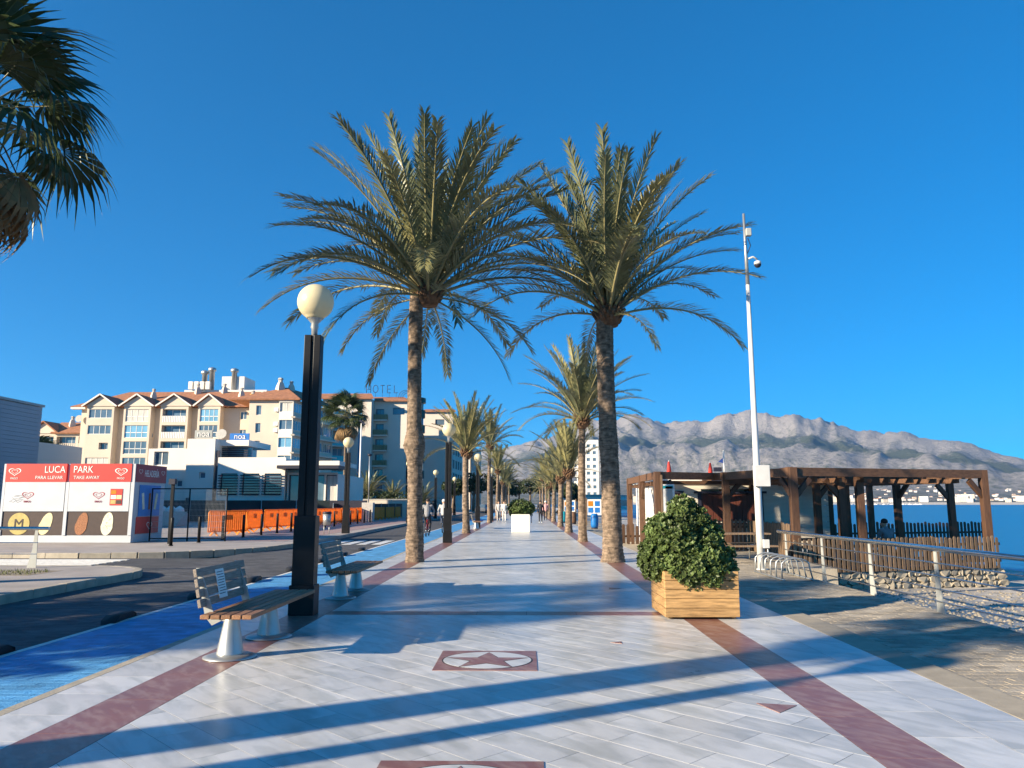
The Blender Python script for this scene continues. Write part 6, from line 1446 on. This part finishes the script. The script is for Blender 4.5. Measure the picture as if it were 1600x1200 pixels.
# ================================================================== PEOPLE AND BICYCLES
M('skin', (0.45, 0.27, 0.18), 0.6); M('hair_dark', (0.03, 0.022, 0.018), 0.7, var=0.3, scale=30); M('hair_white', (0.65, 0.64, 0.62), 0.8); M('cloth_white', (0.68, 0.66, 0.62), 0.85, var=0.1, bump=0.2); M('cloth_grey', (0.22, 0.22, 0.23), 0.85, var=0.15, bump=0.2, bscale=20); M('cloth_lightgrey', (0.42, 0.41, 0.40), 0.85, var=0.15); M('cloth_dark', (0.025, 0.025, 0.03), 0.85, var=0.2); M('cloth_blue', (0.05, 0.10, 0.26), 0.85, var=0.15); M('cloth_pink', (0.55, 0.30, 0.30), 0.85, var=0.15); M('jeans', (0.05, 0.07, 0.12), 0.85, var=0.2)
def person(label, loc, rz, J, top, legs, hair='hair_dark', shoes='cloth_dark', bald=False):
    """J: joint dict in metres; limbs are merged into one skin by a voxel remesh, then coloured by nearest limb"""
    t = thing('person', label, 'person', loc, rz); mats = [top, legs, 'skin', shoes]
    L_ = []
    def limb(a_, b2, r0, r1, m): L_.append((Vector(a_), Vector(b2), r0, r1, m))
    limb(J['pelvis'], J['chest'], 0.145, 0.165, 0); limb(J['chest'], J['neck'], 0.165, 0.075, 0); limb(J['neck'], J['head'], 0.052, 0.06, 2)
    hd_ = Vector(J['head']); fw = Vector(J.get('face', (0, 1, 0))).normalized()
    limb(hd_ + Vector((0, 0, 0.0)), hd_ + Vector((0, 0, 0.11)), 0.082, 0.088, 2); limb(hd_ + fw * 0.085, hd_ + fw * 0.105 + Vector((0, 0, 0.03)), 0.016, 0.012, 2)
    sd = Vector((fw.y, -fw.x, 0))
    for q in (-1, 1): limb(hd_ + sd * q * 0.085 + Vector((0, 0, 0.03)), hd_ + sd * q * 0.095 + Vector((0, 0, 0.06)), 0.014, 0.014, 2)
    for s_ in ('l', 'r'):
        limb(J['chest'], J['sh' + s_], 0.12, 0.075, 0); limb(J['sh' + s_], J['el' + s_], 0.065, 0.05, 0); limb(J['el' + s_], J['wr' + s_], 0.048, 0.036, 0)
        wr, el_ = Vector(J['wr' + s_]), Vector(J['el' + s_]); d = (wr - el_).normalized(); o = d.orthogonal().normalized(); limb(wr, wr + d * 0.085, 0.034, 0.036, 2)
        for k_ in range(4): f0 = wr + d * 0.085 + o * (k_ - 1.5) * 0.018; limb(f0, f0 + d * (0.065 + 0.012 * (k_ in (1, 2))) + d.cross(o) * 0.02, 0.010, 0.008, 2)
        limb(wr + d * 0.03 + o * 0.03, wr + d * 0.085 + o * 0.062, 0.012, 0.010, 2)
        limb(J['pelvis'], J['hip' + s_], 0.14, 0.115, 1); limb(J['hip' + s_], J['kn' + s_], 0.095, 0.066, 1); limb(J['kn' + s_], J['an' + s_], 0.062, 0.046, 1); an = Vector(J['an' + s_]); tf = Vector(J.get('toe', (0, 1, 0))).normalized(); limb(an + Vector((0, 0, -0.04)) - tf * 0.04, an + tf * 0.17 + Vector((0, 0, -0.055)), 0.042, 0.034, 3)
    b_ = MB()
    for a_, c_, r0, r1, m in L_:
        n_ = 6; d = c_ - a_
        pts = [a_ - d.normalized() * r0 * 0.9, a_ - d.normalized() * r0 * 0.6] + [a_ + d * (i / n_) for i in range(n_ + 1)] + [c_ + d.normalized() * r1 * 0.6, c_ + d.normalized() * r1 * 0.9]
        rs = [r0 * 0.42, r0 * 0.8] + [r0 + (r1 - r0) * i / n_ for i in range(n_ + 1)] + [r1 * 0.8, r1 * 0.42]
        b_.tube(pts, rs, 10)
    src = link('body_source', b_.mesh('body_source', 'skin')); rm = src.modifiers.new('remesh', 'REMESH'); rm.mode = 'VOXEL'; rm.voxel_size = 0.014
    sm = src.modifiers.new('smooth', 'SMOOTH'); sm.iterations = 2; sm.factor = 0.4
    bpy.context.view_layer.update(); me = bpy.data.meshes.new_from_object(src.evaluated_get(bpy.context.evaluated_depsgraph_get())); bpy.data.objects.remove(src)
    me.name = 'body'; me.materials.clear()
    for m_ in mats: me.materials.append(MATS[m_])
    for p in me.polygons:
        c = p.center; best = 1e9; bm_ = 0
        for a_, c_, r0, r1, m in L_:
            d = c_ - a_; s_ = max(0, min(1, (c - a_).dot(d) / d.length_squared)); q = (c - a_ - d * s_).length - (r0 + (r1 - r0) * s_)
            if q < best: best = q; bm_ = m
        p.material_index = bm_; p.use_smooth = True
    link('body', me, t)
    b_ = MB(); c = hd_ + Vector((0, 0, 0.075)) - fw * 0.018
    b_.lathe([(0.094, -0.02), (0.105, 0.02), (0.098, 0.07), (0.065, 0.11), (0.02, 0.125)], 14, c=tuple(c)); b_.build('hair', hair, t)
    return t
def standing(st=0.0, arms=0.1):
    return dict(pelvis=(0, 0, 0.93), chest=(0, 0.01, 1.27), neck=(0, 0.0, 1.46), head=(0, 0.02, 1.56), shl=(-0.19, 0, 1.40), shr=(0.19, 0, 1.40), ell=(-0.25, -0.04 - arms, 1.12), elr=(0.25, -0.04 + arms, 1.12), wrl=(-0.25, 0.04 - arms * 1.6, 0.88), wrr=(0.25, 0.08 + arms * 1.6, 0.88), hipl=(-0.09, 0, 0.90), hipr=(0.09, 0, 0.90), knl=(-0.10, st * 0.5 + 0.03, 0.49), knr=(0.10, -st * 0.3 + 0.04, 0.50), anl=(-0.10, st, 0.09), anr=(0.10, -st, 0.10 + st * 0.1))
person('person in white clothes walking towards the viewer left of the white planter', (-1.85, 66, 0), R(180), standing(0.18), 'cloth_white', 'cloth_white', 'hair_dark', 'cloth_lightgrey')
person('person in light beige top walking beside the one in white', (-2.35, 66.8, 0), R(180), standing(-0.15), 'cloth_lightgrey', 'cloth_lightgrey', 'hair_dark')
person('person in blue jacket walking away right of the white planter', (0.3, 60, 0), 0, standing(0.2), 'cloth_blue', 'jeans', 'hair_dark')
person('person in dark clothes walking away in the middle of the promenade', (1.15, 62, 0), 0, standing(-0.2), 'cloth_dark', 'cloth_dark', 'hair_dark', 'cloth_white')
person('person in pink top walking away near the right palms', (1.75, 70, 0), 0, standing(0.15), 'cloth_pink', 'cloth_dark', 'hair_white')
person('person in dark coat walking on the far pavement', (-9.8, 82, 0.08), 0, standing(0.2), 'cloth_dark', 'jeans')
person('second walker in dark clothes on the far pavement', (-10.4, 83, 0.08), 0, standing(-0.2), 'cloth_dark', 'cloth_dark')
# seated man seen from behind
sx_, sy_ = (FL + ux * 3.95 + vy * 0.98)
person('man with grey jacket sitting on the pergola bench seen from behind', (sx_, sy_, -0.34), math.atan2(ux.y, ux.x), dict(pelvis=(0, 0, 0.58), chest=(0, 0.05, 0.90), neck=(0, 0.09, 1.09), head=(-0.02, 0.13, 1.19), face=(-0.5, 1, 0), shl=(-0.2, 0.05, 1.03), shr=(0.2, 0.05, 1.03), ell=(-0.28, 0.16, 0.76), elr=(0.28, 0.16, 0.76), wrl=(-0.18, 0.40, 0.72), wrr=(0.18, 0.40, 0.72), hipl=(-0.1, 0.05, 0.57), hipr=(0.1, 0.05, 0.57), knl=(-0.12, 0.48, 0.55), knr=(0.12, 0.48, 0.55), anl=(-0.12, 0.50, 0.12), anr=(0.12, 0.50, 0.12)), 'cloth_grey', 'jeans')
def bicycle(loc, rz, label, mat):
    t = thing('bicycle', label, 'bicycle', loc, rz)
    for y, nm in ((-0.52, 'rear_wheel'), (0.52, 'front_wheel')):
        b_ = MB(); b_.tube([(0, y + 0.33 * math.cos(R(a_)), 0.335 + 0.33 * math.sin(R(a_))) for a_ in range(0, 361, 15)], 0.02, 6, cap=False); wh = b_.build('wheel', 'rubber', t)
        b_ = MB()
        for a_ in range(0, 180, 20): b_.tube([(0, y + 0.32 * math.cos(R(a_)), 0.335 + 0.32 * math.sin(R(a_))), (0, y - 0.32 * math.cos(R(a_)), 0.335 - 0.32 * math.sin(R(a_)))], 0.003, 4)
        b_.build('spokes', 'steel', wh)
    b_ = MB()
    for p, q in (((0, -0.52, 0.335), (0, -0.05, 0.30)), ((0, -0.05, 0.30), (0, -0.18, 0.80)), ((0, -0.52, 0.335), (0, -0.17, 0.75)), ((0, -0.05, 0.30), (0, 0.36, 0.78)), ((0, -0.17, 0.75), (0, 0.35, 0.84)), ((0, 0.35, 0.9), (0, 0.52, 0.335))): b_.tube([p, q], 0.018, 6)
    b_.build('frame', mat, t)
    b_ = MB(); b_.tube([(-0.29, 0.22, 1.02), (-0.12, 0.34, 1.04), (0, 0.34, 1.0), (0.12, 0.34, 1.04), (0.29, 0.22, 1.02)], 0.014, 6); b_.tube([(0, 0.34, 1.0), (0, 0.35, 0.88)], 0.016, 6); b_.build('handlebar', 'steel', t)
    b_ = MB(); b_.plate([(-0.09, -0.32, 0.90), (0.09, -0.32, 0.90), (0.03, -0.02, 0.90), (-0.03, -0.02, 0.90)], 0.05); b_.build('saddle', 'rubber', t, bevel=0.015)
    b_ = MB(); b_.tube([(0, -0.18, 0.78), (0, -0.2, 0.89)], 0.015, 6); b_.tube([(-0.09, -0.05, 0.16), (-0.06, -0.05, 0.30), (0.06, -0.05, 0.30), (0.09, -0.05, 0.44)], 0.012, 6); b_.build('crank', 'steel', t)
    return t
RIDE = dict(pelvis=(0, -0.18, 1.0), chest=(0, -0.04, 1.33), neck=(0, 0.02, 1.50), head=(0, 0.06, 1.60), shl=(-0.19, 0, 1.44), shr=(0.19, 0, 1.44), ell=(-0.30, 0.08, 1.20), elr=(0.30, 0.08, 1.20), wrl=(-0.28, 0.20, 1.05), wrr=(0.28, 0.20, 1.05), hipl=(-0.1, -0.16, 0.97), hipr=(0.1, -0.16, 0.97), knl=(-0.12, 0.20, 0.78), knr=(0.12, 0.12, 0.62), anl=(-0.11, 0.02, 0.52), anr=(0.11, -0.06, 0.24))
for x, y, lb, top, legs, hr, m_ in ((-4.78, 37.8, 'cyclist in grey hooded jacket riding away on the cycle lane', 'cloth_grey', 'cloth_dark', 'hair_dark', 'flag_red'), (-4.5, 42.5, 'white haired cyclist in pale jacket riding away on the cycle lane', 'cloth_lightgrey', 'jeans', 'hair_white', 'cloth_dark')):
    bicycle((x, y, LZ), 0, 'bicycle ridden by the ' + lb.split(' riding')[0], m_); person(lb, (x, y, LZ), 0, RIDE, top, legs, hr)

# ================================================================== AIR
hz = bpy.data.materials.new('haze'); hz.use_nodes = True; hn = hz.node_tree; hn.nodes.clear()
pv = hn.nodes.new('ShaderNodeVolumePrincipled'); pv.inputs['Color'].default_value = (0.30, 0.58, 1.0, 1); pv.inputs['Density'].default_value = 0.00005; pv.inputs['Anisotropy'].default_value = 0.2
ho_ = hn.nodes.new('ShaderNodeOutputMaterial'); hn.links.new(pv.outputs[0], ho_.inputs['Volume']); MATS['haze'] = hz
b_ = MB(); b_.bb(-9100, 9700, -700, 11200, -40, 1010)
stuff(b_.build('haze', 'haze'), 'thin blue haze in the air over the bay', 'haze')
